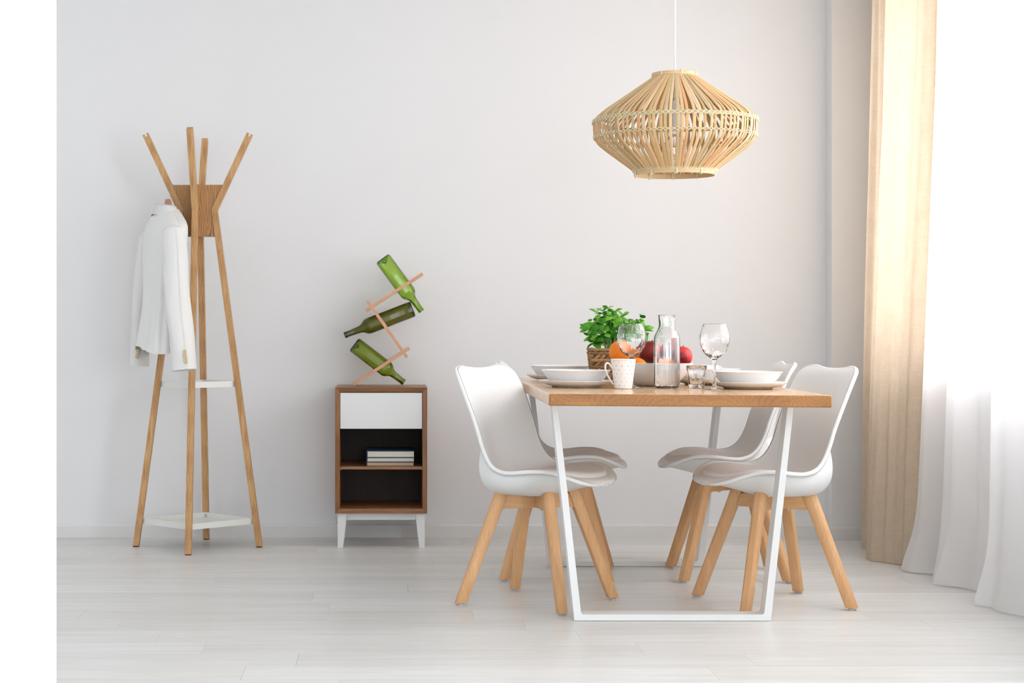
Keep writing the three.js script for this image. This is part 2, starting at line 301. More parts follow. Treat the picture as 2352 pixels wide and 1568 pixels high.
// ------------------------------------------------------------------ curtains
function drape(path, y0, y1, rows, shift) {                  // path(s) -> [x, z] at the hem; shift(s, h) -> [dx, dz, dy], h = height share
  const N = path.n, grid = [];
  for (let j = 0; j <= rows; j++) {
    const h = Math.pow(j / rows, 1.5), row = [];
    for (let i = 0; i <= N; i++) { const [x, z] = path.at(i / N), d = shift(i / N, h); row.push(V3(x + d[0], mix(y0, y1, h) + (d[2] ?? 0), z + d[1])); }
    grid.push(row);
  }
  const g = skin(grid, { closed: false }), uv = g.attributes.uv; let len = 0; const L = [0];
  for (let i = 1; i <= N; i++) { len += grid[0][i].distanceTo(grid[0][i - 1]); L.push(len); }
  for (let j = 0; j <= rows; j++) for (let i = 0; i <= N; i++) uv.setXY(j * (N + 1) + i, L[i], grid[j][i].y);
  return g;
}
{
  const pts = [[2.17, 7.80], [2.12, 7.74], [2.056, 7.56], [2.06, 7.48], [2.13, 7.36], [2.10, 7.27], [1.985, 7.2], [1.965, 7.165], [1.99, 7.10], [2.035, 7.04], [2.06, 6.97], [2.10, 6.90], [2.135, 6.92], [2.17, 7.0]];
  const cv = new THREE.CatmullRomCurve3(pts.map(([x, z]) => V3(x, 0, -z)), false, 'centripetal');
  const t = thing('curtain', 'heavy beige linen curtain hanging between the back wall and the white sheer', 'curtain', [2.08, 0, -7.3]);
  const g = drape({ n: 160, at: (s) => { const p = cv.getPoint(s); return [p.x, p.z]; } }, 0.004, 2.68, 40, (s, h) => [h * (0.062 + 0.038 * sstep(0.25, 0.45, s)) + 0.010 * Math.sin(s * 23 + h * 3) * Math.sin(h * 3.1) + 0.006 + 0.005 * Math.sin(s * 62 + 2.2 * h) + 0.004 * Math.sin(s * 103 - 1.5 * h), -0.02 * h + 0.02 * Math.sin(s * 9 + 2 * h) * h, 0]);
  part('cloth', g.translate(-2.08, 0, 7.3), M.linen, t);
}
{
  const s0 = 6.93, s1 = 4.4, base = (s) => [2.115 - 0.015 * s, -mix(s0, s1, s)];
  const fold = (s) => 0.65 * Math.sin(s * 36 + 1.6 * Math.sin(s * 8.3)) + 0.25 * Math.sin(s * 97 + 1.7) + 0.25 * Math.sin(s * 17 + 0.4);
  const t = thing('curtain', 'long white sheer curtain veiling the window, its hem pooling on the floor', 'curtain', [2.1, 0, -5.7]);
  const g = drape({ n: 560, at: base }, 0.006, 2.68, 60, (s, h) => {
    const low = Math.exp(-h * 16), a = 0.06 + 0.015 * (1 - h), f = fold(s + 0.012 * h * Math.sin(s * 7));
    return [-a * f * 0.75 - 0.04 * Math.exp(-Math.pow(h * 2.68 / 0.13, 1.7)) * (0.6 + 0.6 * Math.sin(s * 36 + 1)) - 0.012 * low * (0.5 + 0.7 * Math.sin(s * 61)) + h * (0.025 + 0.085 * (1 - sstep(0, 0.35, s))), 0.03 * Math.cos(s * 36) * (1 - 0.4 * h) + low * 0.04 * Math.sin(s * 27), 0.0];
  });
  part('cloth', g.translate(-2.1, 0, 5.7), M.sheer, t);
}

// ------------------------------------------------------------------ coat stand
{
  const t = thing('coat_stand', 'tall oak coat stand with four splayed legs and two white trays', 'coat stand', [-0.828, 0, -7.597], -0.037);
  const c = [[0.27, 0.004], [0.0745, 1.468], [0.229, 1.80]], w = 0.0265, TH = 0.027;
  const off = (p, q, s) => { const d = [q[0] - p[0], q[1] - p[1]], l = Math.hypot(...d); return [-d[1] / l * s, d[0] / l * s]; };
  const meet = (s) => { // offset of the bent centre line at the knee
    const a = off(c[0], c[1], s), b = off(c[1], c[2], s), d1 = [c[1][0] - c[0][0], c[1][1] - c[0][1]], d2 = [c[2][0] - c[1][0], c[2][1] - c[1][1]];
    const p = [c[0][0] + a[0], c[0][1] + a[1]], q = [c[1][0] + b[0], c[1][1] + b[1]], k = ((q[0] - p[0]) * d2[1] - (q[1] - p[1]) * d2[0]) / (d1[0] * d2[1] - d1[1] * d2[0]);
    return [p[0] + d1[0] * k, p[1] + d1[1] * k];
  };
  const up = [c[2][0] - c[1][0], c[2][1] - c[1][1]], ul = Math.hypot(...up), ud = [up[0] / ul, up[1] / ul], un = [-ud[1], ud[0]];
  const tip = (a, b) => [c[2][0] + un[0] * a + ud[0] * b, c[2][1] + un[1] * a + ud[1] * b], h = w / 2;
  const notch = []; for (let i = 0; i <= 8; i++) { const an = Math.PI * i / 8; notch.push(tip(0.0055 * Math.cos(an), -0.008 - 0.0055 * Math.sin(an))); }
  const inK = meet(h), outK = meet(-h);
  const lower = [[c[0][0] + h * 1.01, 0.004], outK, inK, [c[0][0] - h * 1.01, 0.004]].map((p) => p.slice());
  const upper = [outK, tip(-h, 0), tip(-0.0055, 0), ...notch.slice().reverse(), tip(0.0055, 0), tip(h, 0), inK];
  const low = grain(extrude(lower, TH, 0.0015), 1), high = grain(extrude(upper, TH, 0.0015), 1, 0.05, 0.02), cap = box(c[0][0] - h * 0.9, c[0][0] + h * 0.9, 0, 0.0045, -TH * 0.45, TH * 0.45);
  for (let k = 0; k < 4; k++) {
    const l = part('leg', low, M.oak, t); l.rotation.y = k * Math.PI / 2;
    part('arm', high, M.oak, l); part('foot_cap', cap, M.rubber, l);
  }
  const rIn = (y) => y < 1.468 ? mix(0.27, 0.0745, y / 1.468) - h : mix(0.0745, 0.229, (y - 1.468) / 0.332) - h * 1.15;
  const y0 = 1.352, y1 = 1.578, half = [[0.0002, y0], [rIn(y0) + 0.004, y0], [rIn(1.468) + 0.004, 1.468], [rIn(y1) + 0.004, y1], [0.0002, y1]];
  const shift = (g, u) => { const q = g.attributes.uv; for (let i = 0; i < q.count; i++) q.setXY(i, q.getX(i) + u, q.getY(i) - y0); return g; };
  for (let k = 0; k < 4; k++) { const b = part('cross_board', shift(grain(extrude(half, 0.016, 0.0008), 1), [0.02, 0, 0.075, 0.03][k]), M.veneer, t); b.rotation.y = k * Math.PI / 2; }
  const tray = (R, ya, yb, name) => {
    const T = 0.0025, ring = (r, y) => [0, 1, 2, 3].map((k) => V3(r * Math.cos(k * Math.PI / 2), y, r * Math.sin(k * Math.PI / 2)));
    const rr = [ring(R, ya), ring(R, yb), ring(R - T * 1.4, yb), ring(R - T * 1.4, ya + T)];
    return part(name, skin(rr, { capStart: true, capEnd: true, smooth: false }), M.trayWhite, t);
  };
  tray(0.2415, 0.101, 0.126, 'tray'); tray(0.163, 0.698, 0.724, 'tray');
  for (const [r, y] of [[0.2415, 0.113], [0.163, 0.711]]) for (let k = 0; k < 4; k++) { const s = part('tray_screw', new THREE.CylinderGeometry(0.003, 0.003, 0.008, 12).rotateZ(Math.PI / 2).translate(r - 0.004, y, 0), M.steel, t); s.rotation.y = k * Math.PI / 2; }
}

// ------------------------------------------------------------------ hanger and jacket
const JA = V3(0.41, 0, 0.912), JN = V3(-0.912, 0, 0.41);     // shoulder axis (towards the camera) and the jacket's back
{
  const hz = 7.575, top = P(386, 462, hz), t = thing('clothes_hanger', 'wooden coat hanger with wire hook, hung from the coat stand and holding the jacket', 'hanger', top.clone().setY(1.36).toArray());
  const o = t.position, loc = (v) => v.clone().sub(o);
  const arc = []; for (let i = -8; i <= 8; i++) { const s = i / 8; arc.push(loc(top.clone().addScaledVector(JA, s * 0.16).addScaledVector(JN, -0.025 * s * s).setY(1.456 - 0.075 * Math.abs(s) ** 1.2))); }
  const ring = (p, a, b) => Array.from({ length: 12 }, (_, k) => p.clone().addScaledVector(JN, a * Math.cos(k * Math.PI / 6)).add(V3(0, b * Math.sin(k * Math.PI / 6), 0)));
  part('shoulder_bar', skin(arc.map((p) => ring(p, 0.007, 0.014)), { capStart: true, capEnd: true }), M.hanger, t);
  const head = [[0.040, 1.43], [0.037, 1.465], [0.033, 1.488], [0.026, 1.506], [0.014, 1.514]].map(([a, y]) => Array.from({ length: 20 }, (_, k) => { const an = k * Math.PI / 10, c = Math.cos(an), s = Math.sin(an); return loc(top.clone().addScaledVector(JA, a * Math.sign(c) * Math.abs(c) ** 0.6).addScaledVector(JN, 0.0095 * Math.sign(s) * Math.abs(s) ** 0.6).setY(y)); }));
  part('neck', skin(head, { capEnd: true, smooth: true }), M.hanger, t);
  const w = [P(386, 462, hz).setY(1.50), P(389.5, 452, hz), P(392, 444, hz), P(390, 436, hz + 0.01), P(389, 426, hz + 0.02), P(393, 421, hz - 0.02), P(397, 424, hz - 0.04), P(396, 431, hz - 0.05), P(394, 434, hz - 0.05)];
  part('hook', tube(w.map(loc), 0.0014, 40, 8), M.steel, t);
}
{
  const o = V3(-0.955, 0.78, -7.56), t = thing('jacket', 'white linen blazer with tan cuff buttons hanging on the coat stand', 'jacket', o.toArray());
  const n1 = noise2(131, 16, 6), n2 = noise2(132, 40, 14), N = 96;
  // [y, half width, half depth, shift along the back normal, px of the centre]
  const K = [[1.468, 0.062, 0.046], [1.452, 0.085, 0.054], [1.43, 0.125, 0.062], [1.405, 0.168, 0.068], [1.38, 0.194, 0.070], [1.345, 0.203, 0.071], [1.28, 0.196, 0.070], [1.2, 0.184, 0.066], [1.1, 0.172, 0.062], [1.0, 0.176, 0.064], [0.92, 0.190, 0.070], [0.855, 0.200, 0.078]];
  const cen = (y) => interp([[0.8, 359], [1.1, 371], [1.3, 378], [1.47, 385]], y);
  const rings = []; const ys = []; for (let j = 0; j <= 60; j++) ys.push(mix(0.855, 1.468, j / 60));
  const kA = K.map((k) => [k[0], k[1]]).reverse(), kB = K.map((k) => [k[0], k[2]]).reverse();
  for (const y of ys) {
    const A = interp(kA, y), B = interp(kB, y), c = P(cen(y), 0, 7.56).setY(y), f = sstep(1.42, 0.9, y), row = [];
    for (let i = 0; i < N; i++) {
      const an = i / N * Math.PI * 2, ca = Math.cos(an), sa = Math.sin(an), e = 0.82;
      const k = 1 + f * (0.08 * Math.sin(an * 7 + y * 2) + 0.05 * Math.sin(an * 13 + 1.3 - y * 3)) + 0.035 * (n1(i / N, y * 1.3) - 0.5) + 0.012 * (n2(i / N, y * 2) - 0.5);
      const hem = y < 0.9 ? (0.9 - y) / 0.045 : 0, dip = hem * (-0.012 * Math.sin(an * 2 + 0.6) + (sa > 0.2 && ca > -0.25 && ca < 0.02 ? 0.012 : 0));
      row.push(c.clone().addScaledVector(JA, A * Math.sign(ca) * Math.abs(ca) ** e * (1 + (k - 1) * 0.4)).addScaledVector(JN, B * Math.sign(sa) * Math.abs(sa) ** e * k).add(V3(0, dip, 0)).sub(o));
    }
    rings.push(row);
  }
  part('body', skin(rings), M.jacket, t);
  const sleeve = (pts, turn, seed) => {
    const cv = new THREE.CatmullRomCurve3(pts.map((p) => p[0])), nn = noise2(seed, 14, 9), rr = [];
    for (let j = 0; j <= 48; j++) {
      const s = j / 48, c = cv.getPointAt(s), tg = cv.getTangentAt(s), a = JA.clone().addScaledVector(JN, turn).normalize(); a.addScaledVector(tg, -a.dot(tg)).normalize(); const b = tg.clone().cross(a);
      const ra = interp(pts.map((p, i) => [i / (pts.length - 1), p[1]]), s), rb = interp(pts.map((p, i) => [i / (pts.length - 1), p[2]]), s), row = [];
      for (let i = 0; i < 40; i++) {
        const an = i / 40 * Math.PI * 2, k = 1 + 0.10 * (nn(i / 40, s) - 0.5) + 0.05 * Math.sin(an * 3 + s * 9) * sstep(0.1, 0.5, s) * sstep(1, 0.8, s);
        row.push(c.clone().addScaledVector(a, ra * Math.cos(an) * k).addScaledVector(b, rb * Math.sin(an) * k).sub(o));
      }
      rr.push(row);
    }
    const inner = rr[48].map((p) => { const m = cv.getPoint(1).sub(o); return p.clone().lerp(m, 0.12).add(V3(0, 0.03, 0)); });
    rr.push(rr[48].map((p) => p.clone().lerp(cv.getPoint(1).sub(o), 0.06)), inner);
    const first = rr[0], m0 = cv.getPoint(0).sub(o); rr.unshift(first.map((p) => p.clone().lerp(m0, 0.5).add(V3(0, 0.016, 0))));
    return skin(rr, { capStart: true });
  };
  const near = [[P(399, 528, 7.41), 0.042, 0.046], [P(402, 575, 7.38), 0.047, 0.052], [P(405, 640, 7.35), 0.047, 0.053], [P(411, 720, 7.33), 0.047, 0.053], [P(419, 790, 7.31), 0.048, 0.053], [P(424, 850, 7.30), 0.050, 0.053]];
  const far = [[P(341, 540, 7.72), 0.036, 0.040], [P(337, 590, 7.735), 0.044, 0.046], [P(332, 650, 7.74), 0.046, 0.048], [P(326, 710, 7.75), 0.045, 0.046], [P(322, 775, 7.76), 0.043, 0.043], [P(320, 840, 7.76), 0.044, 0.042]];
  const s1 = part('sleeve', sleeve(near, 0.2, 141), M.jacket, t), s2 = part('sleeve', sleeve(far, 0.2, 142), M.jacket, t);
  const disc = new THREE.CylinderGeometry(0.0072, 0.0072, 0.004, 20).rotateX(Math.PI / 2), hole = new THREE.TorusGeometry(0.0042, 0.0009, 6, 16).translate(0, 0, 0.002), btn = join(disc, hole);
  for (let i = 0; i < 5; i++) {
    const b = part('button', btn, M.button, s1), p = P(424.5 + i * 0.75, 806 + i * 6.4, 7.243); b.position.copy(p.sub(o)); b.rotation.y = -0.1;
    const c = part('button', btn, M.button, s2), q = P(318 - i * 0.95, 795.5 + i * 6, 7.712); c.position.copy(q.sub(o)); c.rotation.y = -0.3;
  }
  const col = []; // collar: stands up round the neck and folds over
  for (const [y, a, b] of [[1.452, 0.066, 0.05], [1.486, 0.060, 0.046], [1.491, 0.066, 0.052], [1.484, 0.072, 0.056], [1.462, 0.083, 0.061], [1.442, 0.096, 0.065]]) {
    const c = P(cen(y), 0, 7.56).setY(y), row = [];
    for (let i = 0; i <= 40; i++) { const an = mix(-0.45, Math.PI + 0.3, i / 40); const q = sstep(-0.3, 0.5, Math.sin(an)), ea = mix(0.066, a, mix(0.35, 1, q)), eb = mix(0.05, b, mix(0.35, 1, q)); row.push(c.clone().addScaledVector(JA, ea * Math.cos(an)).addScaledVector(JN, eb * Math.sin(an)).add(V3(0, -0.008 * (1 - Math.sin(an)) - (y < 1.45 ? 0.004 * Math.sin(an * 3) : 0), 0)).sub(o)); }
    col.push(row);
  }
  part('collar', skin(col, { closed: false }), M.jacket, t);
}

// ------------------------------------------------------------------ cabinet with books
const CAB = { x: (875.5 - CX) / F * 7.56, z: -7.56, w: 0.4, d: 0.378, y0: 0.149, y1: 0.696 };
{
  const { w, d, y0, y1 } = CAB, t = thing('side_cabinet', 'small walnut cabinet with white drawer, open shelves and white tapered legs', 'cabinet', [CAB.x, 0, CAB.z]);
  const h = w / 2, k = 0.0202, b = 0.012;                    // panel thickness, depth of the bevelled front edge; front plane z = 0
  const pan = (o0, o1, i0, i1) => hexa([V3(o0[0], o0[1], -d), V3(o1[0], o1[1], -d), V3(i1[0], i1[1], -d), V3(i0[0], i0[1], -d), V3(o0[0], o0[1], 0), V3(o1[0], o1[1], 0), V3(i1[0], i1[1], -b), V3(i0[0], i0[1], -b)]);
  const O = [[-h, y0], [h, y0], [h, y1], [-h, y1]], I = [[-h + k, y0 + k], [h - k, y0 + k], [h - k, y1 - k], [-h + k, y1 - k]];
  part('top_panel', grain(pan(O[2], O[3], I[2], I[3]), 0), M.walnut, t); part('bottom_panel', grain(pan(O[0], O[1], I[0], I[1]), 0, 0.1, 0.3), M.walnut, t);
  part('side_panel', grain(pan(O[3], O[0], I[3], I[0]), 1), M.walnut, t); part('side_panel', grain(pan(O[1], O[2], I[1], I[2]), 1, 0.2), M.walnut, t);
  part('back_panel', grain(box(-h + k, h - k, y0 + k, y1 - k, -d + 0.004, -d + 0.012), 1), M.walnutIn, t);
  part('shelf', grain(rbox(-h + k + 0.0005, h - k - 0.0005, 0.3385, 0.3515, -d + 0.012, -0.022, 0.001), 0), M.walnut, t);
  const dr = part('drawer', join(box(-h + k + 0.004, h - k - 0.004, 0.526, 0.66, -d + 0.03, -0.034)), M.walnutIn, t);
  part('drawer_front', rbox(-h + k + 0.0015, h - k - 0.0015, 0.516, y1 - k - 0.003, -0.034, -0.016, 0.0012), M.whiteLacquer, dr);
  for (const s of [-1, 1]) part('shelf_pin', rbox(s * (h - k - 0.003) - 0.003, s * (h - k - 0.003) + 0.003, 0.3362, 0.3384, -0.036, -0.026, 0.0006), M.whiteMetal, t);
  part('rail', rbox(-h + 0.05, h - 0.05, 0.119, y0, -0.045, -0.022, 0.001), M.whiteLacquer, t); part('rail', rbox(-h + 0.05, h - 0.05, 0.119, y0, -d + 0.03, -d + 0.05, 0.001), M.whiteLacquer, t);
  const leg = (sx, z0, z1) => { const a = sx * (h - 0.0105), c = sx * (h - 0.051), e = sx * (h - 0.034), zb = z0 > z1 + 0.03 ? z0 - 0.028 : z1; return hexa([V3(a, 0, z0), V3(e, 0, z0), V3(e, 0, zb), V3(a, 0, zb), V3(a, y0, z0), V3(c, y0, z0), V3(c, y0, z1), V3(a, y0, z1)]); };
  for (const s of [-1, 1]) { part('leg', leg(s, -0.012, -0.055), M.whiteLacquer, t); part('leg', leg(s, -d + 0.06, -d + 0.02), M.whiteLacquer, t); }
  const r = rng(8); let y = 0.3515; const x0 = (841.4 - CX) / F * 7.6, x1 = (952 - CX) / F * 7.6;
  for (const [i, hh, label, dx, dz] of [[2, 0.0182, 'lowest blue hardback of the three in the cabinet, its pages tan', -0.001, 0], [1, 0.0196, 'thin middle blue hardback of the three stacked in the cabinet', 0, 0.001], [0, 0.0286, 'thickest blue hardback, topmost of the three in the cabinet', 0.0005, -0.001]]) {
    const b = thing('book', label, 'book', [(x0 + x1) / 2 + dx, y, -7.6 + dz], 0, 'hardbacks stacked in the cabinet'), W = (x1 - x0) / 2, c = 0.0022, D = 0.25;
    part('cover', join(rbox(-W, W, 0, c, -D, 0, 0.0009), rbox(-W, W, hh - c, hh, -D, 0, 0.0009), rbox(-W, -W + c, 0.0005, hh - 0.0005, -D, 0, 0.0009)), M.bookBlue, b);
    part('page_block', box(-W + 0.005, W - 0.003, c, hh - c, -D + 0.003, -0.002), M.paper[i], b);
    y += hh;
  }
}

// ------------------------------------------------------------------ wine rack and bottles
{
  const zr = 7.79, dpt = 0.104, zf = zr - dpt / 2, tk = 0.0142;
  const A = [P(815, 886.2, zf), P(937, 801.5, zf)], B = [P(846, 694, zf), P(932.5, 817, zf)], C = [P(842.5, 711, zf), P(967.5, 630.5, zf)];
  A[0].y = CAB.y1 + 0.0108;
  const t = thing('wine_rack', 'zigzag beech wine rack of three slats balancing on the cabinet', 'wine rack', [P(870, 800, zr).x, CAB.y1, -zr]);
  // [base px, base py, mouth px, mouth py]
  const bot = [[878.5, 593.5, 968.6, 715, 'brightest green empty wine bottle, at the top of the zigzag rack', M.bottleBright, C], [948.5, 709, 791, 770, 'dark olive empty wine bottle lying in the middle slat of the rack', M.bottleOlive, B], [813.5, 790.5, 928.5, 878.4, 'green empty wine bottle in the lowest slat, its neck on the cabinet', M.bottleGreen, A]];
  for (const [bx, by, mx, my, label, m, S] of bot) {
    const b0 = P(bx, by, zr), b1 = P(mx, my, zr), L = b0.distanceTo(b1), ax = b1.clone().sub(b0).normalize(), k = L / 0.3, R = 0.0365;
    const outer = [[0.0, 0.026 * k], [0.012, 0.018 * k], [0.024, 0.004], [0.030, 0.0], [0.034, 0.0015], [R, 0.006], [R, 0.1 * k], [R, 0.185 * k], ...spline2([[R, 0.190 * k], [0.0345, 0.201 * k], [0.028, 0.212 * k], [0.0205, 0.2205 * k], [0.0165, 0.230 * k]], 10), [0.0152, 0.25 * k], [0.0138, 0.287 * k], [0.0140, 0.2875 * k], [0.0148, 0.289 * k], [0.0148, L - 0.003], [0.0138, L - 0.0006], [0.0115, L], [0.0098, L - 0.001]];
    const w = 0.0032, inner = [[0.0096, L - 0.006], [0.0098, 0.285 * k], [0.0115, 0.25 * k], [0.0130, 0.230 * k], ...spline2([[0.0135, 0.229 * k], [0.0175, 0.2195 * k], [0.0245, 0.211 * k], [0.031, 0.200 * k], [R - w, 0.189 * k]], 8), [R - w, 0.1 * k], [R - w, 0.012], [0.031, 0.006], [0.024, 0.0085], [0.012, 0.0225 * k], [0.0, 0.031 * k]];
    const o = thing('wine_bottle', label, 'bottle', b0.toArray(), 0, 'empty wine bottles in the rack'); o.rotation.z = Math.atan2(-ax.x, ax.y);
    part('glass', lathe([...outer, ...inner], 72, 0.8), m, o);
  }
  bot.forEach(([bx, by, mx, my, , , S], i) => {
    const d = S[1].clone().sub(S[0]).setZ(0), len = d.length(), dir = d.clone().normalize(), b0 = P(bx, by, zr), b1 = P(mx, my, zr), ax = b1.clone().sub(b0).setZ(0).normalize();
    const s0 = S[0].clone().multiplyScalar(1).setZ(0), q = b0.clone().setZ(0).sub(s0), cr = (a, b) => a.x * b.y - a.y * b.x, u = cr(q, ax) / cr(dir, ax), sn = Math.abs(cr(dir, ax));
    const hole = new THREE.Path(); hole.absellipse(u, 0, 0.0385 / sn, 0.0385, 0, Math.PI * 2, true);
    const e = 0.008, g = grain(extrude([[-e, -dpt / 2], [len + e, -dpt / 2], [len + e, dpt / 2], [-e, dpt / 2]], tk, 0.0012, [hole]), 0).rotateX(-Math.PI / 2);
    const o = part('slat', g, M.beechPale, t); o.position.copy(s0).setZ(-zr + [0, 0.0008, 0.0016][i]).sub(t.position); o.rotation.z = Math.atan2(dir.y, dir.x);
  });
}

// ------------------------------------------------------------------ pendant lamp
{
  const D = 6.2, X = (1550 - CX) / F * D, t = thing('pendant_lamp', 'woven bamboo pendant lampshade hanging on a white cord above the table', 'lamp', [X, 1.495, -D]), y0 = 1.495;
  const prof = spline2([[0.078, 1.853], [0.082, 1.846], [0.14, 1.806], [0.205, 1.762], [0.25, 1.731], [0.274, 1.711], [0.286, 1.694], [0.2885, 1.668], [0.285, 1.640], [0.276, 1.618], [0.255, 1.597], [0.205, 1.559], [0.150, 1.517], [0.146, 1.508]], 44).map(([r, y]) => [r, y - y0]);
  const N = 92, rnd = rng(77);
  const strip = (wob, wf) => {
    const rings = prof.map(([r, y], j) => {
      const pr = prof[Math.max(0, j - 1)], nx = prof[Math.min(prof.length - 1, j + 1)], tx = nx[0] - pr[0], ty = nx[1] - pr[1], l = Math.hypot(tx, ty), n = [-ty / l, tx / l]; // outward-ish
      const sg = n[0] * r < 0 ? -1 : 1, s = j / (prof.length - 1), w = wf * Math.min(0.0060, r * Math.PI / N * 0.98) , th = 0.0011, off = wob * Math.sin(s * Math.PI) * 0.004;
      const at = (a, b) => V3((r + sg * n[0] * b), y + sg * n[1] * b, a + off);
      return [at(-w, 0.0002), at(-w * 0.8, th), at(0, th * 1.25), at(w * 0.8, th), at(w, 0.0002), at(w * 0.8, -th), at(-w * 0.8, -th)];
    });
    return skin(rings, { capStart: true, capEnd: true });
  };
  const strips = [[0, 1], [0.8, 0.92], [-0.8, 1.04], [0.4, 0.85], [-0.3, 0.97]].map(([a, b]) => strip(a, b));
  for (let i = 0; i < N; i++) { const m = part('slat', strips[Math.floor(rnd() * 5)], M.bamboo[Math.floor(rnd() * 6)], t); m.rotation.y = (i + 0.3 * (rnd() - 0.5)) / N * Math.PI * 2; }
  const hoop = (rb, rt, ya, yb, th) => lathe([[rb, ya], [rb + th, ya], [rt + th, yb], [rt, yb], [rb, ya]], 120, 0.4);
  const yT = 1.862 - y0, yB = 1.497 - y0;
  const rim1 = part('rim', hoop(0.0775, 0.0765, 1.846 - y0, yT, 0.0028), M.bambooRim, t), rim2 = part('rim', hoop(0.1405, 0.1445, yB, 1.514 - y0, 0.003), M.bambooRim, t);
  const band = part('hoop', hoop(0.2895, 0.2878, 1.684 - y0, 1.697 - y0, 0.0016), M.bambooBand, t);
  part('hoop', hoop(0.272, 0.274, 1.630 - y0, 1.639 - y0, 0.002), M.bambooRim, t);
  const stitch = (r0, r1, ya, yb, n, th) => {               // two crossing zigzags
    const gs = [];
    for (const ph of [0, 1]) { const pts = []; for (let i = 0; i < n; i++) { const up = (i + ph) % 2, a = i / n * Math.PI * 2, r = up ? r1 : r0, y = up ? yb : ya, bump = 0.0012 * ph; pts.push(V3((r + bump) * Math.cos(a), y, (r + bump) * Math.sin(a))); } gs.push(new THREE.TubeGeometry(new THREE.CatmullRomCurve3(pts, true, 'catmullrom', 0.05), n * 5, th, 5, true)); }
    return join(...gs);
  };
  part('stitching', stitch(0.2925, 0.2905, 1.683 - y0, 1.698 - y0, N, 0.0011), M.raffia, t);
  part('stitching', stitch(0.2865, 0.2885, 1.629 - y0, 1.640 - y0, N, 0.0011), M.raffia, t);
  part('stitching', stitch(0.1485, 0.1515, 1.512 - y0, 1.519 - y0, 110, 0.0008), M.raffia, t);
  part('stitching', stitch(0.083, 0.082, 1.840 - y0, 1.847 - y0, 70, 0.0008), M.raffia, t);
  const wrap = (r, ya, yb) => { const g = []; for (const dx of [-0.0016, 0.0016]) g.push(tube([V3(r - 0.0032, ya, dx), V3(r + 0.0008, ya - 0.001, dx), V3(r + 0.002, (ya + yb) / 2, dx), V3(r + 0.0008, yb + 0.001, dx), V3(r - 0.0032, yb, dx)], 0.0012, 24, 6, true)); return join(...g); };
  for (let i = 0; i < 10; i++) { const m = part('tie', wrap(0.1455, 1.495 - y0, 1.516 - y0), M.raffia, rim2); m.rotation.y = i / 10 * 6.2832 + 0.2; }
  for (let i = 0; i < 7; i++) { const m = part('tie', wrap(0.0793, 1.843 - y0, 1.864 - y0), M.raffia, rim1); m.rotation.y = i / 7 * 6.2832 + 0.35; }
  part('ring_thread', join(new THREE.TorusGeometry(0.0813, 0.0009, 6, 90).rotateX(Math.PI / 2).translate(0, 1.853 - y0, 0), new THREE.TorusGeometry(0.148, 0.0009, 6, 110).rotateX(Math.PI / 2).translate(0, 1.511 - y0, 0)), M.raffia, t);
  part('cord', new THREE.CylinderGeometry(0.0035, 0.0035, HC - 1.76, 12).translate(0, (HC + 1.76) / 2 - y0, 0), M.cord, t);
  part('ceiling_cup', lathe([[0, HC - y0], [0.05, HC - y0], [0.05, HC - y0 - 0.02], [0.006, HC - y0 - 0.06], [0, HC - y0 - 0.06]], 40), M.cord, t);
  part('socket', lathe([[0, 1.765], [0.012, 1.762], [0.02, 1.745], [0.021, 1.69], [0.019, 1.655], [0, 1.655]].map(([r, y]) => [r, y - y0]), 32), M.cord, t);
  part('bulb', lathe([[0.0, 1.53], [0.02, 1.533], [0.04, 1.546], [0.05, 1.57], [0.045, 1.6], [0.03, 1.625], [0.016, 1.645], [0.015, 1.655], [0.013, 1.655], [0.0145, 1.643], [0.0285, 1.623], [0.043, 1.599], [0.0485, 1.57], [0.039, 1.5475], [0.02, 1.535], [0, 1.532]].map(([r, y]) => [r, y - y0]), 40), M.glass, t);
  const arms = []; for (let k = 0; k < 3; k++) { const a = k * 2.0944 + 0.4; arms.push(tube([V3(0, 1.765 - y0, 0), V3(0.04 * Math.cos(a), 1.80 - y0, 0.04 * Math.sin(a)), V3(0.0765 * Math.cos(a), 1.848 - y0, 0.0765 * Math.sin(a))], 0.0012, 12, 6)); }
  part('wire_spider', join(...arms), M.steel, t);
}

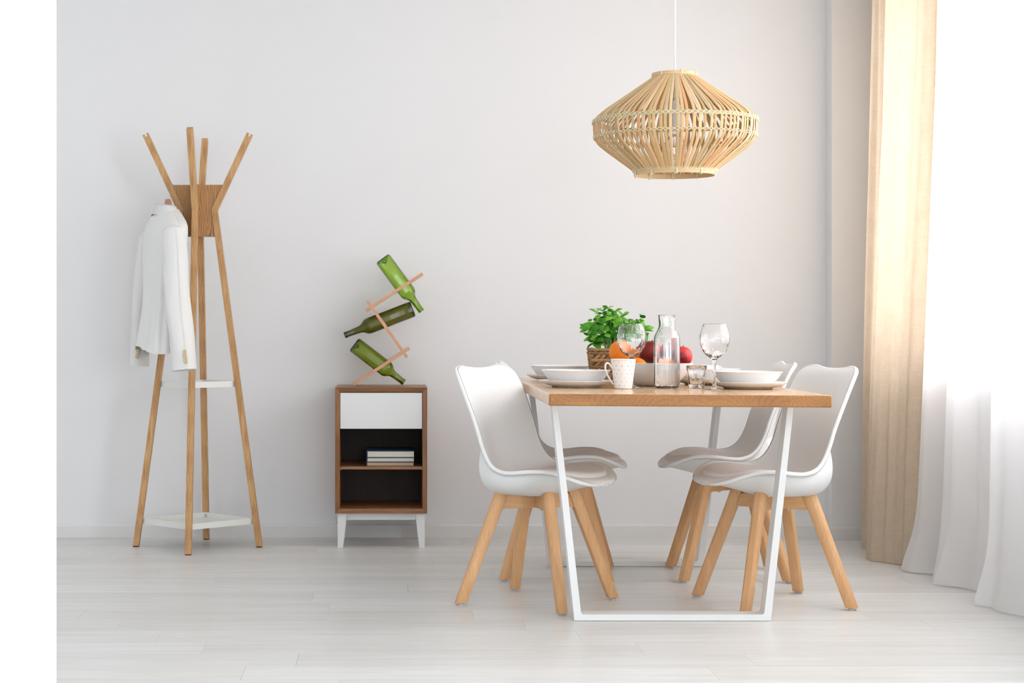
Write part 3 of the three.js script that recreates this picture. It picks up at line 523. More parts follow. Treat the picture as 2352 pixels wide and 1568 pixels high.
// ------------------------------------------------------------------ dining table
const TX = 0.946, TILT = 0.0062, TY = (x) => 0.75 - TILT * (x - TX);
{
  const zf = -5.397, zb = -7.149, hw = 0.4385, th = 0.0385, t = thing('dining_table', 'oak dining table with solid top and white metal loop legs', 'table', [TX, 0, (zf + zb) / 2], -0.008);
  const L = zf - zb, top = new THREE.Group(); top.name = 'tabletop'; top.position.y = 0.75; top.rotation.z = -TILT; t.add(top);
  const n = 7, w = 2 * hw / n, R = 0.0055;
  for (let i = 0; i < n; i++) {
    const a = -hw + i * w, b = a + w, e0 = i ? R : 0, e1 = i < n - 1 ? R : 0, g0 = new RoundedBoxGeometry(w + e0 + e1, th, L, 3, R).translate((a - e0 + b + e1) / 2, -th / 2, 0);
    const p = g0.attributes.position; for (let k = 0; k < p.count; k++) p.setX(k, clamp(p.getX(k), a + (i ? 0.00012 : 0), b - (i < n - 1 ? 0.00012 : 0)));
    const g = grain(g0, 2, i * 0.17, i * 0.23), q = g.attributes.position, uv = g.attributes.uv, idx = [[], []];
    for (let k = 0; k < q.count; k += 3) {
      const A = V3().fromBufferAttribute(q, k), B = V3().fromBufferAttribute(q, k + 1), C = V3().fromBufferAttribute(q, k + 2), nn = B.sub(A).cross(C.clone().sub(A)).normalize(), end = Math.abs(nn.z) > 0.6;
      if (end) for (let m = 0; m < 3; m++) uv.setXY(k + m, (q.getX(k + m) + hw) / (2 * hw), (q.getY(k + m) + th) / th);
      idx[end ? 1 : 0].push(k, k + 1, k + 2);
    }
    g.setIndex([...idx[0], ...idx[1]]); g.clearGroups(); g.addGroup(0, idx[0].length, 0); g.addGroup(idx[0].length, idx[1].length, 1);
    part('stave', g, [M.tableTop[[0, 2, 1, 0, 1, 2, 0][i]], M.endGrain], top);
  }
  const loop = (z, wt, wb, cx, yr) => {                      // flat-bar loop: two leaning posts and a floor bar
    const k = 0.0195, d = 0.07, y1 = [0.711 + 0.0024, 0.711 - 0.0024], o = [[-wb / 2, 0.001], [wb / 2, 0.001], [wt / 2, y1[1]], [-wt / 2, y1[0]]], i = [[-wb / 2 + k + 0.003, 0.0215], [wb / 2 - k - 0.003, 0.0215], [wt / 2 - k * 1.02, y1[1]], [-wt / 2 + k * 1.02, y1[0]]];
    const g = extrude([o[0], o[1], o[2], i[2], [i[1][0] + 0.0005, 0.0275], [i[1][0] - 0.005, 0.0215], [i[0][0] + 0.005, 0.0215], [i[0][0] - 0.0005, 0.0275], i[3], o[3]], d, 0.0012).translate(cx, 0, z - d / 2);
    const m = part('leg_frame', g, M.whiteMetal, t);
    part('floor_glide', box(cx - wb / 2 + 0.01, cx + wb / 2 - 0.01, 0, 0.0012, z - d + 0.01, z - 0.004), M.rubber, m);
  };
  const zc = (zf + zb) / 2;
  loop(-5.68 - zc, 0.79, 0.641, (1551.5 - CX) / 704 - TX - 0.008 * (zc + 5.68) * -1, 0);
  loop(-6.969 - zc, 0.775, 0.62, (1431.5 - CX) / 574 - TX + 0.008 * (zc + 6.969), 0);
}

// ------------------------------------------------------------------ dining chairs
function makeChair(label, pos, ry) {
  const t = thing('dining_chair', label, 'chair', pos, ry, 'white dining chairs round the table');
  // edge (z, y, half width) and centre line (z, y) of the shell, from the front lip over the seat to the top of the back
  const E = [[0.257, 0.424, 0.02], [0.255, 0.426, 0.06], [0.247, 0.430, 0.10], [0.227, 0.441, 0.142], [0.192, 0.4585, 0.178], [0.147, 0.4725, 0.205], [0.0865, 0.4735, 0.224], [0.035, 0.4675, 0.228], [-0.006, 0.466, 0.226], [-0.042, 0.4745, 0.221], [-0.068, 0.4915, 0.215], [-0.089, 0.519, 0.209], [-0.108, 0.560, 0.206], [-0.126, 0.615, 0.206], [-0.157, 0.695, 0.209], [-0.179, 0.748, 0.210], [-0.198, 0.784, 0.204], [-0.212, 0.803, 0.193], [-0.222, 0.8125, 0.175], [-0.229, 0.817, 0.150], [-0.232, 0.818, 0.12]];
  const C = [[0.259, 0.423], [0.257, 0.428], [0.251, 0.436], [0.233, 0.442], [0.197, 0.443], [0.15, 0.440], [0.08, 0.436], [0.01, 0.434], [-0.06, 0.436], [-0.108, 0.452], [-0.135, 0.485], [-0.150, 0.525], [-0.161, 0.572], [-0.171, 0.625], [-0.188, 0.695], [-0.199, 0.745], [-0.209, 0.780], [-0.216, 0.795], [-0.222, 0.803], [-0.226, 0.807], [-0.228, 0.8085]];
  const NE = E.length - 1, eCv = new THREE.CatmullRomCurve3(E.map((e) => V3(e[2], e[1], e[0])), false, 'catmullrom', 0.5), cCv = new THREE.CatmullRomCurve3(C.map((e) => V3(0, e[1], e[0])), false, 'catmullrom', 0.5);
  const NT = 72, NU = 44, sheet = (u, s) => { const e = eCv.getPoint(clamp(s, 0, 1)), c = cCv.getPoint(clamp(s, 0, 1)), a = Math.pow(Math.abs(u), 2.3); return V3(u * e.x, mix(c.y, e.y, a), mix(c.z, e.z, a)); };
  const S = []; for (let j = 0; j <= NT; j++) S.push(Array.from({ length: NU + 1 }, (_, i) => sheet(i / NU * 2 - 1, j / NT)));
  const nrm = S.map((row, j) => row.map((p, i) => { const a = S[Math.max(0, j - 1)][i], b = S[Math.min(NT, j + 1)][i], c = row[Math.max(0, i - 1)], d = row[Math.min(NU, i + 1)]; return d.clone().sub(c).cross(b.clone().sub(a)).normalize().multiplyScalar(-1); }));
  for (const r of nrm) for (const v of r) if (!isFinite(v.x) || v.lengthSq() < 0.1) v.set(0, 1, 0);
  // orient: upward on the seat, forward on the back
  if (nrm[Math.floor(NT * 0.35)][NU / 2].y < 0) for (const r of nrm) for (const v of r) v.negate();
  nrm[0].forEach((v, i) => v.copy(nrm[2][i]));
  const th = 0.0075, up = S.map((r, j) => r.map((p, i) => p.clone().addScaledVector(nrm[j][i], th))), dn = S.map((r, j) => r.map((p, i) => p.clone().addScaledVector(nrm[j][i], -th)));
  const loop = (G) => { const o = []; for (let i = 0; i <= NU; i++) o.push(G[0][i]); for (let j = 1; j <= NT; j++) o.push(G[j][NU]); for (let i = NU - 1; i >= 0; i--) o.push(G[NT][i]); for (let j = NT - 1; j > 0; j--) o.push(G[j][0]); return o; };
  const lu = loop(up), ld = loop(dn), ls = loop(S), ln = loop(nrm), m = ls.length, rimRings = [];
  const outd = ls.map((p, k) => { const a = ls[(k + m - 2) % m], b = ls[(k + 2) % m], d = b.clone().sub(a).cross(ln[k]).normalize(); return d; });
  { const k = NU + Math.floor(NT * 0.3); if (outd[k].x < 0) outd.forEach((d) => d.negate()); }
  for (let q = 0; q <= 6; q++) { const an = Math.PI * q / 6; rimRings.push(ls.map((p, k) => p.clone().addScaledVector(ln[k], th * Math.cos(an)).addScaledVector(outd[k], th * Math.sin(an)))); }
  const strip = (g) => { g.deleteAttribute('normal'); g.deleteAttribute('uv'); return g.index ? g.toNonIndexed() : g; };
  let shell = mergeVertices(mergeGeometries([strip(skin(up, { closed: false })), strip(skin(dn.map((r) => r.slice().reverse()), { closed: false })), strip(skin(rimRings))]), 0.0002);
  shell.computeVertexNormals();
  part('shell', shell, M.shell, t);
  // lower bucket: from just inside the shell's rim down to a flat foot
  const jb = S.findIndex((r) => r[NU].y > 0.54 && r[NU].z < -0.05), ring = [], iu = 2;
  for (let j = 3; j <= jb; j++) ring.push([dn[j][NU - iu], nrm[j][NU - iu]]);
  for (let i = NU - iu - 1; i > iu; i--) ring.push([dn[jb][i], nrm[jb][i]]);
  for (let j = jb; j >= 3; j--) ring.push([dn[j][iu], nrm[j][iu]]);
  for (let i = iu + 2; i < NU - iu - 1; i += 2) ring.push([dn[3][i], nrm[3][i]]);
  const br = [], Q = 14;
  for (let q = 0; q <= Q; q++) {
    const s = q / Q;
    br.push(ring.map(([p, nn]) => {
      const R = p.clone().addScaledVector(nn, 0.004), fr = sstep(-0.02, 0.22, p.z), an = Math.atan2(p.x, p.z + 0.03);
      const B = V3(clamp(p.x * 0.48, -0.095, 0.095), 0.379, clamp(p.z * 0.42 - 0.02, -0.10, 0.07));
      const hi = clamp((p.y - 0.46) / 0.08, 0, 1), cc = V3(mix(p.x * 1.0, p.x * 0.75, fr), mix(0.392, 0.412, fr), mix(p.z - 0.012 - 0.03 * hi, p.z * 0.72, fr));
      return V3((1 - s) ** 2 * R.x + 2 * s * (1 - s) * cc.x + s * s * B.x, (1 - s) ** 2 * R.y + 2 * s * (1 - s) * cc.y + s * s * B.y, (1 - s) ** 2 * R.z + 2 * s * (1 - s) * cc.z + s * s * B.z);
    }));
  }
  part('seat_base', skin(br, { capEnd: true }), M.bucket, t);
  // seat pad
  const pr = [], NA = 80;
  for (const [ro, hh] of [[0.985, 0.0015], [1.0, 0.006], [1.0, 0.010], [0.985, 0.0145], [0.955, 0.0185], [0.91, 0.0215], [0.84, 0.0245], [0.72, 0.0265], [0.5, 0.028], [0.25, 0.0285], [0.02, 0.0285]]) {
    pr.push(Array.from({ length: NA }, (_, k) => { const a = k / NA * Math.PI * 2, c = Math.cos(a), q = Math.sin(a), u = 0.84 * ro * Math.sign(c) * Math.abs(c) ** 0.8, s = (5.75 + (q > 0 ? 2.9 : 3.05) * ro * Math.sign(q) * Math.abs(q) ** 0.75) / NE, p = sheet(u, s); p.y += hh * (q > 0 ? mix(1, 0.75, q * ro) : 1); return p; }));
  }
  part('seat_pad', skin(pr, { capEnd: true }), M.pad, t);
  // wooden cross and legs
  const cross = (g0) => grain(g0, 0);
  for (const k of [0, 1]) { const b = part('cross_rail', cross(rbox(-0.135, 0.135, k ? 0.331 : 0.332, 0.3785, -0.0125, 0.0125, 0.0015)), M.beech, t); b.rotation.y = Math.PI / 4 + k * Math.PI / 2; for (const x of [-0.055, 0.055]) part('bolt', join(new THREE.CylinderGeometry(0.005, 0.005, 0.007, 12).translate(x, 0.329, 0), new THREE.CylinderGeometry(0.008, 0.008, 0.002, 16).translate(x, 0.331, 0)), M.steel, b); }
  const legG = (() => { // radial direction +x; round outside, flat inside
    const rings = [];
    for (const [y, rc, ra, ta] of [[0.008, 0.277, 0.0195, 0.0165], [0.010, 0.2765, 0.0203, 0.0172], [0.1, 0.2415, 0.0205, 0.0178], [0.2, 0.2025, 0.021, 0.0187], [0.3, 0.1635, 0.022, 0.0195], [0.36, 0.140, 0.0225, 0.020], [0.405, 0.1235, 0.0228, 0.020], [0.412, 0.121, 0.020, 0.0175]]) {
      const row = []; for (let k = 0; k < 28; k++) { const a = k / 28 * Math.PI * 2, c = Math.cos(a), s = Math.sin(a), e = c > 0 ? 0.75 : 0.28; row.push(V3(rc + ra * Math.sign(c) * Math.abs(c) ** e, y, ta * Math.sign(s) * Math.abs(s) ** (c > 0 ? 0.75 : 0.3))); }
      rings.push(row);
    }
    const g = skin(rings, { capStart: true, capEnd: true, smooth: false });
    return grain(g, 1);
  })();
  const glide = lathe([[0, 0], [0.0105, 0], [0.012, 0.002], [0.012, 0.006], [0.008, 0.009], [0, 0.009]], 24);
  for (let k = 0; k < 4; k++) { const l = part('leg', legG, M.beech, t); l.rotation.y = Math.PI / 4 + k * Math.PI / 2; part('glide', glide.clone().translate(0.277, 0, 0), M.glide, l); }
  return t;
}
const chair0 = makeChair('white moulded chair with beech legs, front left at the table and turned towards the camera', [0.522, 0, -6.066], 57.4 * Math.PI / 180);
chair0.userData.base = 'dining_chair';
twin(chair0, 'white moulded chair with beech legs, front right at the table, nearest the curtain', [1.337, 0, -6.041], -76.4 * Math.PI / 180);
twin(chair0, 'white moulded chair mostly hidden behind the front left chair', [0.659, 0, -6.736], 82.5 * Math.PI / 180);
twin(chair0, 'white moulded chair at the table, half hidden behind the front right chair', [1.313, 0, -6.72], -92.1 * Math.PI / 180);
for (const o of scene.children) delete o.userData.base;

// ------------------------------------------------------------------ tableware
const onTable = (x, z) => [x, TY(x) + 0.0003, -z];
const level = (o) => { o.rotation.z = -TILT; return o; };
{
  const plateG = lathe([[0, 0.004], [0.070, 0.004], [0.073, 0.0], [0.080, 0.0], [0.084, 0.0035], ...spline2([[0.086, 0.0045], [0.104, 0.0085], [0.119, 0.0148], [0.1305, 0.0225]], 8), [0.1315, 0.0236], [0.1308, 0.0245], ...spline2([[0.129, 0.0243], [0.117, 0.0172], [0.101, 0.0112], [0.084, 0.0078], [0.06, 0.0072], [0.03, 0.007], [0, 0.007]], 14)], 96, 0.9);
  const bowlG = lathe([[0, 0.003], [0.060, 0.003], [0.063, 0], [0.069, 0], [0.073, 0.003], ...spline2([[0.075, 0.004], [0.088, 0.013], [0.103, 0.029], [0.1185, 0.0495]], 8), [0.1200, 0.0508], [0.1192, 0.0518], ...spline2([[0.1165, 0.0508], [0.100, 0.0305], [0.085, 0.0150], [0.070, 0.0085], [0.04, 0.0070], [0, 0.0068]], 14)], 96, 0.9);
  const sets = [[(1322.5 - CX) / 668, 5.99, 'at the front left, beside the dotted mug'], [1.229, 5.935, 'at the front right, beside the lone wine glass'], [0.664, 6.68, 'at the back left, beside the basil basket'], [1.165, 6.34, 'at the back right, under the small white cup']];
  let p0, b0;
  sets.forEach(([x, z, where], i) => {
    const pl = 'dinner plate under a deep plate ' + where, bl = 'deep plate on a dinner plate ' + where;
    if (!i) { p0 = thing('dinner_plate', pl, 'plate', onTable(x, z), 0, 'white dinner plates on the table'); part('porcelain', plateG, M.porcelain, p0); b0 = thing('deep_plate', bl, 'deep plate', [x, TY(x) + 0.0079, -z], 0, 'white deep plates on the dinner plates'); part('porcelain', bowlG, M.porcelain, b0); level(p0); level(b0); p0.userData.base = 'dinner_plate'; b0.userData.base = 'deep_plate'; }
    else { twin(p0, pl, onTable(x, z)); twin(b0, bl, [x + [0, -0.003, 0.002, 0][i], TY(x) + 0.0079, -z]); }
  });
  const cup = level(thing('coffee_cup', 'small plain white cup standing in the back right deep plate', 'cup', [1.172, TY(1.172) + 0.0153, -6.34]));
  part('body', lathe([[0, 0.003], [0.018, 0.003], [0.02, 0], [0.023, 0.001], ...spline2([[0.025, 0.004], [0.030, 0.018], [0.032, 0.035], [0.033, 0.055]], 8), [0.0325, 0.0562], [0.0315, 0.055], ...spline2([[0.0305, 0.05], [0.029, 0.025], [0.024, 0.008], [0, 0.006]], 8)], 56, 0.9), M.porcelain, cup);
  part('handle', tube([V3(0.031, 0.047, 0), V3(0.038, 0.05, 0), V3(0.045, 0.043, 0), V3(0.044, 0.03, 0), V3(0.036, 0.021, 0), V3(0.029, 0.02, 0)], 0.0028, 28, 8), M.porcelain, cup);
}
{ // fruit bowl and fruit
  const bx = (1499 - CX) / 648, bz = 6.17, t = level(thing('fruit_bowl', 'large white bowl heaped with oranges and red nectarines', 'bowl', onTable(bx, bz)));
  part('porcelain', lathe([[0, 0.003], [0.05, 0.003], [0.053, 0], [0.060, 0.0], [0.066, 0.002], ...spline2([[0.07, 0.004], [0.092, 0.016], [0.115, 0.036], [0.132, 0.058], [0.1415, 0.080]], 12), [0.1425, 0.0815], [0.1412, 0.0825], ...spline2([[0.1385, 0.0815], [0.129, 0.060], [0.112, 0.039], [0.089, 0.0195], [0.06, 0.009], [0, 0.0075]], 14)], 96, 0.9), M.porcelain, t);
  const og = (() => { const g = new THREE.SphereGeometry(1, 48, 32), p = g.attributes.position; for (let i = 0; i < p.count; i++) { const v = V3().fromBufferAttribute(p, i), d = Math.hypot(v.x, v.z); p.setXYZ(i, v.x, v.y * 0.97 - (v.y > 0 ? 0.06 * Math.exp(-d * d * 40) : -0.03 * Math.exp(-d * d * 60)), v.z); } g.computeVertexNormals(); return g; })();
  const pg = (() => { const g = new THREE.SphereGeometry(1, 48, 32), p = g.attributes.position; for (let i = 0; i < p.count; i++) { const v = V3().fromBufferAttribute(p, i), d = Math.hypot(v.x, v.z), an = Math.atan2(v.z, v.x), seam = 1 - 0.05 * Math.exp(-(an * an) * 30); p.setXYZ(i, v.x * seam, v.y * 0.98 - (v.y > 0 ? 0.16 * Math.exp(-d * d * 22) : 0), v.z * seam); } g.computeVertexNormals(); return g; })();
  const calyx = new THREE.CylinderGeometry(0.06, 0.09, 0.05, 10).translate(0, 0.93, 0), stalk = tube([V3(0, 0.8, 0), V3(0.02, 0.92, 0), V3(0.05, 1.02, 0)], 0.045, 8, 6);
  const fr = (kind, label, px, py, d, r, rx, ry, rz) => {
    const o = thing(kind, label, kind, P(px, py, d).toArray(), 0, kind === 'orange' ? 'oranges in the bowl' : 'nectarines in the bowl'); o.rotation.set(rx, ry, rz); o.scale.setScalar(r);
    part('fruit_skin', kind === 'orange' ? og : pg, kind === 'orange' ? M.orange : label.startsWith('dark') ? M.peachDark : M.peach, o); part(kind === 'orange' ? 'navel' : 'stalk', kind === 'orange' ? calyx : stalk, M.peachStem, o);
  };
  fr('orange', 'whole orange at the left end of the bowl, highest of the oranges', 1424.5, 808, 6.17, 0.0405, -1.9, 0.3, 0.9);
  fr('orange', 'orange low in the bowl between the mug and the carafe', 1464, 845.5, 6.12, 0.037, -0.4, 0.3, 2.2);
  fr('orange', 'orange low in the bowl seen through the glass carafe', 1533, 845, 6.11, 0.036, 0.4, 2.3, 2.2);
  fr('orange', 'orange tucked behind the others, a sliver showing beside the wine glass stem', 1462, 834, 6.245, 0.036, 0.2, 1.3, 2.0);
  fr('nectarine', 'dark red nectarine in the middle of the bowl beside the carafe', 1495, 808.5, 6.185, 0.0425, 0.25, 1.0, -0.15);
  fr('nectarine', 'bright red nectarine at the right end of the bowl', 1566, 818, 6.18, 0.0375, 0.1, 3.6, 0.2);
}
{ // mug with gold dots
  const x = (1431 - CX) / 682, t = level(thing('mug', 'tapered white mug with small gold dots and an ear-shaped handle', 'mug', onTable(x, 5.863)));
  const H = 0.1, c = document.createElement('canvas'); c.width = 1024; c.height = 512; const g2 = c.getContext('2d'); g2.fillStyle = '#f5f3f0'; g2.fillRect(0, 0, 1024, 512);
  const r = rng(15); g2.fillStyle = '#b98a5c';
  for (let j = 0; j < 7; j++) for (let i = 0; i < 12; i++) { const u = (i + (j % 2) * 0.5 + 0.12 * (r() - 0.5)) / 12 * 1024, v = (j + 0.62) / 7.2 * 512 + 10 * (r() - 0.5), q = 5.5 + 3 * r(); g2.beginPath(); g2.ellipse(u % 1024, v, q * 0.95, q * 1.3, 0, 0, Math.PI * 2); g2.fill(); }
  const map = new THREE.CanvasTexture(c); map.colorSpace = THREE.SRGBColorSpace; map.wrapS = THREE.RepeatWrapping; map.magFilter = THREE.LinearFilter;
  const dotted = phys({ map, roughness: 0.2, clearcoat: 0.4 }), out = []; for (let j = 0; j <= 10; j++) out.push([mix(0.0302, 0.0425, j / 10), mix(0.003, H - 0.0015, j / 10)]);
  part('body', new THREE.LatheGeometry(out.map(([a, b]) => new THREE.Vector2(a, b)), 72), dotted, t);
  part('lining', lathe([[0.0425, H - 0.0015], [0.0422, H - 0.0003], [0.0412, H], [0.040, H - 0.001], [0.029, 0.008], [0.024, 0.005], [0, 0.005]], 72, 0.9), M.porcelain, t);
  part('base', lathe([[0, 0.001], [0.026, 0.001], [0.0275, 0], [0.0295, 0.0008], [0.0302, 0.003]], 72, 0.9), M.porcelain, t);
  part('gold_rim', new THREE.TorusGeometry(0.04225, 0.00045, 6, 80).rotateX(Math.PI / 2).translate(0, H - 0.0035, 0), M.gold, t);
  const hp = [[-0.0365, 0.068], [-0.041, 0.076], [-0.0475, 0.0835], [-0.0545, 0.0865], [-0.0595, 0.0805], [-0.0602, 0.069], [-0.0565, 0.054], [-0.049, 0.038], [-0.0405, 0.0245], [-0.0355, 0.0165], [-0.0325, 0.0155]].map(([a, b]) => V3(a, b, 0));
  const cv = new THREE.CatmullRomCurve3(hp), rr = []; for (let j = 0; j <= 40; j++) { const s = j / 40, p = cv.getPointAt(s), tg = cv.getTangentAt(s), n = V3(-tg.y, tg.x, 0), w = mix(0.0068, 0.0052, s), k = mix(0.0034, 0.0030, s); rr.push(Array.from({ length: 14 }, (_, i) => { const a = i / 14 * Math.PI * 2; return p.clone().addScaledVector(n, k * Math.cos(a)).add(V3(0, 0, w * Math.sin(a))); })); }
  part('handle', skin(rr, { capStart: true, capEnd: true }), M.porcelain, t);
}
{ // wine glasses, tumbler, carafe
  const wg = lathe([[0, 0.0012], [0.02, 0.0008], [0.0365, 0.0], [0.0378, 0.0007], [0.0365, 0.0018], [0.022, 0.0042], [0.010, 0.0085], [0.0058, 0.015], [0.0045, 0.03], [0.0042, 0.055], [0.0048, 0.08], [0.0062, 0.0945], [0.0085, 0.1005], ...spline2([[0.014, 0.1055], [0.026, 0.1135], [0.038, 0.127], [0.0465, 0.146], [0.050, 0.166], [0.0478, 0.190], [0.0425, 0.2085], [0.0372, 0.2195]], 22), [0.0368, 0.2203], [0.0361, 0.2195], ...spline2([[0.0412, 0.2085], [0.0464, 0.190], [0.0486, 0.166], [0.0450, 0.1468], [0.0364, 0.1288], [0.0245, 0.1165], [0.012, 0.1105], [0, 0.109]], 22)], 72, 0.9);
  const a = thing('wine_glass', 'clear wine glass behind the dotted mug, oranges seen through it', 'wine glass', onTable((1451 - CX) / 667, 6.0), 0, 'wine glasses on the table'); part('glass', wg, M.glass, a); a.userData.base = 'wine_glass';
  twin(a, 'clear wine glass standing alone between the tumbler and the front right plates', onTable((1640.7 - CX) / 688, 5.81));
  // tumbler: nine flutes below a smooth lip
  const t = thing('tumbler', 'short faceted clear glass tumbler between carafe and wine glass', 'tumbler', onTable((1600 - CX) / 672, 5.955)), N = 108, rings = [];
  for (const [y, r, f] of [[0.0, 0.026, 0], [0.0008, 0.0278, 0.4], [0.01, 0.0284, 1], [0.03, 0.0302, 1], [0.05, 0.0320, 1], [0.055, 0.0326, 0.75], [0.0585, 0.0332, 0.25], [0.061, 0.0336, 0], [0.07, 0.0346, 0], [0.0765, 0.0353, 0], [0.0775, 0.0349, 0], [0.0765, 0.0340, 0], [0.06, 0.0315, 0], [0.03, 0.0272, 0], [0.016, 0.0252, 0], [0.0135, 0.022, 0], [0.013, 0.01, 0]]) rings.push(Array.from({ length: N }, (_, k) => { const an = k / N * Math.PI * 2, m = ((an * 9 / (Math.PI * 2)) % 1) - 0.5, poly = Math.cos(Math.PI / 9) / Math.cos(m * 2 * Math.PI / 9), rr = r * mix(1, poly * 1.01, f); return V3(rr * Math.cos(an), y, rr * Math.sin(an)); }));
  part('glass', skin(rings, { capStart: true, capEnd: true, smooth: false }), M.glass, t);
  const c = thing('carafe', 'clear glass carafe half full of water in front of the fruit bowl', 'carafe', onTable((1532 - CX) / 672, 5.955));
  const inn = [...spline2([[0.0275, 0.2485], [0.0262, 0.235], [0.0255, 0.2195], [0.0268, 0.207], [0.033, 0.192], [0.0402, 0.177], [0.0424, 0.166]], 18), [0.0424, 0.1], [0.0424, 0.02], ...spline2([[0.0424, 0.018], [0.040, 0.0085], [0.034, 0.0052], [0.02, 0.005], [0, 0.005]], 8)];
  part('glass', lathe([[0, 0.001], [0.03, 0.001], [0.034, 0.0], ...spline2([[0.036, 0.0006], [0.0415, 0.005], [0.0442, 0.014], [0.0444, 0.02]], 6), [0.0444, 0.1], ...spline2([[0.0444, 0.166], [0.042, 0.1785], [0.035, 0.193], [0.0288, 0.2075], [0.0273, 0.2195], [0.0280, 0.235], [0.0292, 0.2492]], 18), [0.0287, 0.2502], ...inn], 80, 0.9), M.glass, c);
  const wl = 0.1715; part('water', lathe([[0, 0.0053], [0.02, 0.0053], [0.034, 0.0056], [0.0398, 0.0088], [0.0421, 0.018], [0.0421, 0.166], [0.0412, wl], [0.0405, wl - 0.0004], [0, wl - 0.0006]], 80, 0.7), M.water, c);
}
for (const o of scene.children) delete o.userData.base;
{ // basil in a woven basket
  const bx = (1396 - CX) / F * 6.52, t = level(thing('plant_basket', 'square brown woven basket holding the basil', 'basket', onTable(bx, 6.52).map((v, i) => i === 1 ? v + 0.001 : v))), H = 0.122, h0 = 0.052, h1 = 0.066, r = rng(21);
  const sq = (h, y) => [V3(-h, y, -h), V3(h, y, -h), V3(h, y, h), V3(-h, y, h)];
  part('liner', skin([sq(h0 - 0.004, 0.0), sq(h1 - 0.005, H - 0.006), sq(h1 - 0.010, H - 0.006), sq(h0 - 0.009, 0.02)].map((x) => x.reverse()), { capStart: true, capEnd: true, smooth: false }), M.wickerDark, t);
  part('soil', box(-h1 + 0.012, h1 - 0.012, H - 0.03, H - 0.022, -h1 + 0.012, h1 - 0.012), M.soil, t);
  const strand = (() => { const rings = []; for (let j = 0; j <= 12; j++) { const s = j / 12, x = mix(-0.0125, 0.0125, s), k = Math.sin(Math.PI * mix(0.12, 0.88, s)); rings.push(Array.from({ length: 10 }, (_, i) => { const a = i / 10 * Math.PI * 2; return V3(x, (s - 0.5) * 0.007 + 0.0078 * k * Math.sin(a), 0.0005 + 0.0068 * k * Math.cos(a) * (1 + 0.2 * Math.sin(a * 3))); })); } return skin(rings, { capStart: true, capEnd: true }); })();
  const rows = 9, cols = 6;
  for (let s = 0; s < 4; s++) for (let j = 0; j < rows; j++) { const y = 0.0065 + j * 0.0128, hh = mix(h0, h1, y / H); for (let i = 0; i < cols; i++) { const m = part('strand', strand, M.wicker[Math.floor(r() * 4)], t), a = s * Math.PI / 2, x = mix(-hh, hh, (i + 0.5 + (j % 2 ? 0.25 : -0.25)) / cols); m.position.copy(V3(x, y + (r() - 0.5) * 0.001, hh + 0.0015).applyAxisAngle(V3(0, 1, 0), a)); m.rotation.set(0, a, 0); m.scale.set(1.12 * (0.95 + 0.1 * r()), (j % 2 ? -1 : 1) > 0 ? 1 : 1, 1); m.rotation.z = j % 2 ? 0.35 : -0.3; } }
  const rimPts = []; for (let k = 0; k < 4; k++) for (let i = 0; i < 10; i++) { const f = -1 + i / 5; rimPts.push(V3(f * h1, H, h1 + 0.001).applyAxisAngle(V3(0, 1, 0), k * Math.PI / 2)); }
  const twist = (ph) => new THREE.CatmullRomCurve3(rimPts.map((p, i) => p.clone().add(V3(0, 0.0028 * Math.sin(i * 1.57 + ph), 0)).multiply(V3(1 + 0.03 * Math.cos(i * 1.57 + ph), 1, 1 + 0.03 * Math.cos(i * 1.57 + ph)))), true);
  part('rim', join(new THREE.TubeGeometry(twist(0), 160, 0.0042, 7, true), new THREE.TubeGeometry(twist(Math.PI), 160, 0.0042, 7, true)), M.wicker[0], t);

  const o = V3(bx, TY(bx) + 0.095, -6.52), pl = thing('basil_plant', 'bushy green basil plant with cupped leaves growing in the woven basket', 'plant', o.toArray()), rl = rng(33);
  const leafG = [0.35, 0.6, 0.15].map((cupv) => { const rings = []; for (let j = 0; j <= 10; j++) { const s = j / 10, w = 0.37 * Math.pow(Math.sin(Math.PI * Math.pow(s, 0.8)), 0.75) * (1 - 0.25 * s) + (j && j < 10 ? 0.004 : 0), row = []; for (let i = 0; i <= 8; i++) { const u = i / 4 - 1, rib = 0.018 * Math.sin(s * 26 - Math.abs(u) * 6) * Math.abs(u) * (1 - Math.abs(u)); row.push(V3(u * w, 0.10 * Math.sin(s * Math.PI) * 1.3 - cupv * w * u * u * 1.1 - 0.22 * s * s + rib + 0.02 * Math.abs(u) * (1 - s), s)); } rings.push(row); } return skin(rings, { closed: false }); });
  const leaf = (p, dir, roll, size, m, k, face) => { const l = part('leaf', leafG[k], m, pl), z = dir.clone().normalize(), o0 = V3(p.x, 0, p.z), yb = face ?? V3(0, 0.75, 0.35).addScaledVector(o0.lengthSq() > 1e-6 ? o0.normalize() : o0, 0.55), y0 = yb.clone().addScaledVector(z, -yb.dot(z)), y = (y0.lengthSq() < 0.01 ? V3(0, 0, 1) : y0).normalize(), x = y.clone().cross(z); l.matrixAutoUpdate = true; l.quaternion.setFromRotationMatrix(new THREE.Matrix4().makeBasis(x, y, z)); l.rotateZ(roll); l.scale.setScalar(size); l.position.copy(p); };
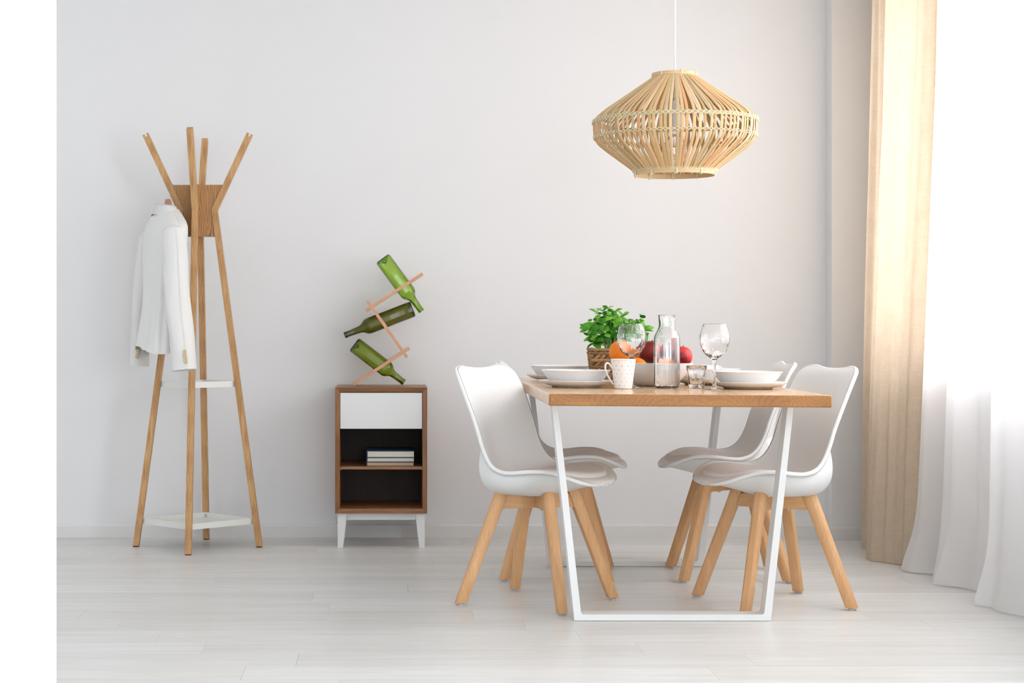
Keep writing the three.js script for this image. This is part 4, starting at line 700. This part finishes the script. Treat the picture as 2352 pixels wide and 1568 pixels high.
  // stem tops as pixels of the photograph's depth plane, with a depth offset each
  const tips = [[1348, 752, 0], [1356, 738, 0.03], [1352, 770, -0.02], [1371, 716, 0.02], [1383, 714, -0.02], [1396, 708, 0], [1404, 722, 0.03], [1412, 716, -0.03], [1424, 727, 0], [1430, 724, 0.03], [1370, 735, -0.04], [1378, 745, 0.05], [1392, 742, -0.05], [1406, 742, -0.04], [1418, 745, 0.05], [1440, 738, 0.02], [1449, 742, -0.01], [1440, 762, 0.0], [1426, 768, -0.05], [1404, 765, 0.05], [1386, 768, -0.05], [1366, 770, 0.03], [1395, 780, -0.055], [1362, 786, -0.02], [1412, 785, -0.02], [1444, 778, 0.03], [1473, 730, 0.0], [1478, 752, -0.01], [1476, 772, 0.02], [1456, 766, 0.0]];
  tips.forEach(([px, py, dz], n) => {
    const tip = P(px, py, 6.52 - dz).sub(o), root = V3((rl() - 0.5) * 0.05, 0, (rl() - 0.5) * 0.05);
    const mid = root.clone().lerp(tip, 0.5).add(V3(-0.15 * tip.x, 0.012, -0.15 * tip.z));
    part('stem', tube([root, root.clone().lerp(mid, 0.5).add(V3(0, 0.005, 0)), mid, tip], 0.0013 + 0.0004 * rl(), 14, 6), M.stem, pl);
    const out = V3(tip.x, 0, tip.z); if (out.lengthSq() < 1e-4) out.set(1, 0, 0.3); out.normalize();
    const pairs = n >= 26 ? 2 : 3;
    for (let k = 0; k < pairs; k++) {
      const at = tip.clone().lerp(mid, [0, 0.14, 0.36][k]), az = rl() * 3.14 + k * 1.57, sz = [0.028, 0.042, 0.04][k] * (0.8 + 0.5 * rl());
      for (const s of [0, Math.PI]) { const d = V3(Math.cos(az + s), k === 0 ? 0.5 + 0.3 * rl() : -0.55 + 0.8 * rl(), Math.sin(az + s)).addScaledVector(out, 0.25); leaf(at, d, (rl() - 0.5) * 0.9, sz, M.leaf[Math.floor(rl() * 4)], Math.floor(rl() * 3)); }
    }
  });
  // the upright leaf that stands alone at the right
  leaf(P(1475, 756, 6.52).sub(o), V3(-0.02, 1, 0.05), 0.2, 0.040, M.leaf[2], 2, V3(0.2, 0.1, 1)); leaf(P(1480, 752, 6.52).sub(o), V3(0.9, 0.1, 0.2), 0.1, 0.036, M.leaf[2], 1, V3(-0.2, 0.7, 0.8)); leaf(P(1478, 762, 6.52).sub(o), V3(0.35, -0.9, 0.1), 0.1, 0.040, M.leaf[0], 0, V3(0.4, 0.1, 1));
}

renderer.render(scene, camera);
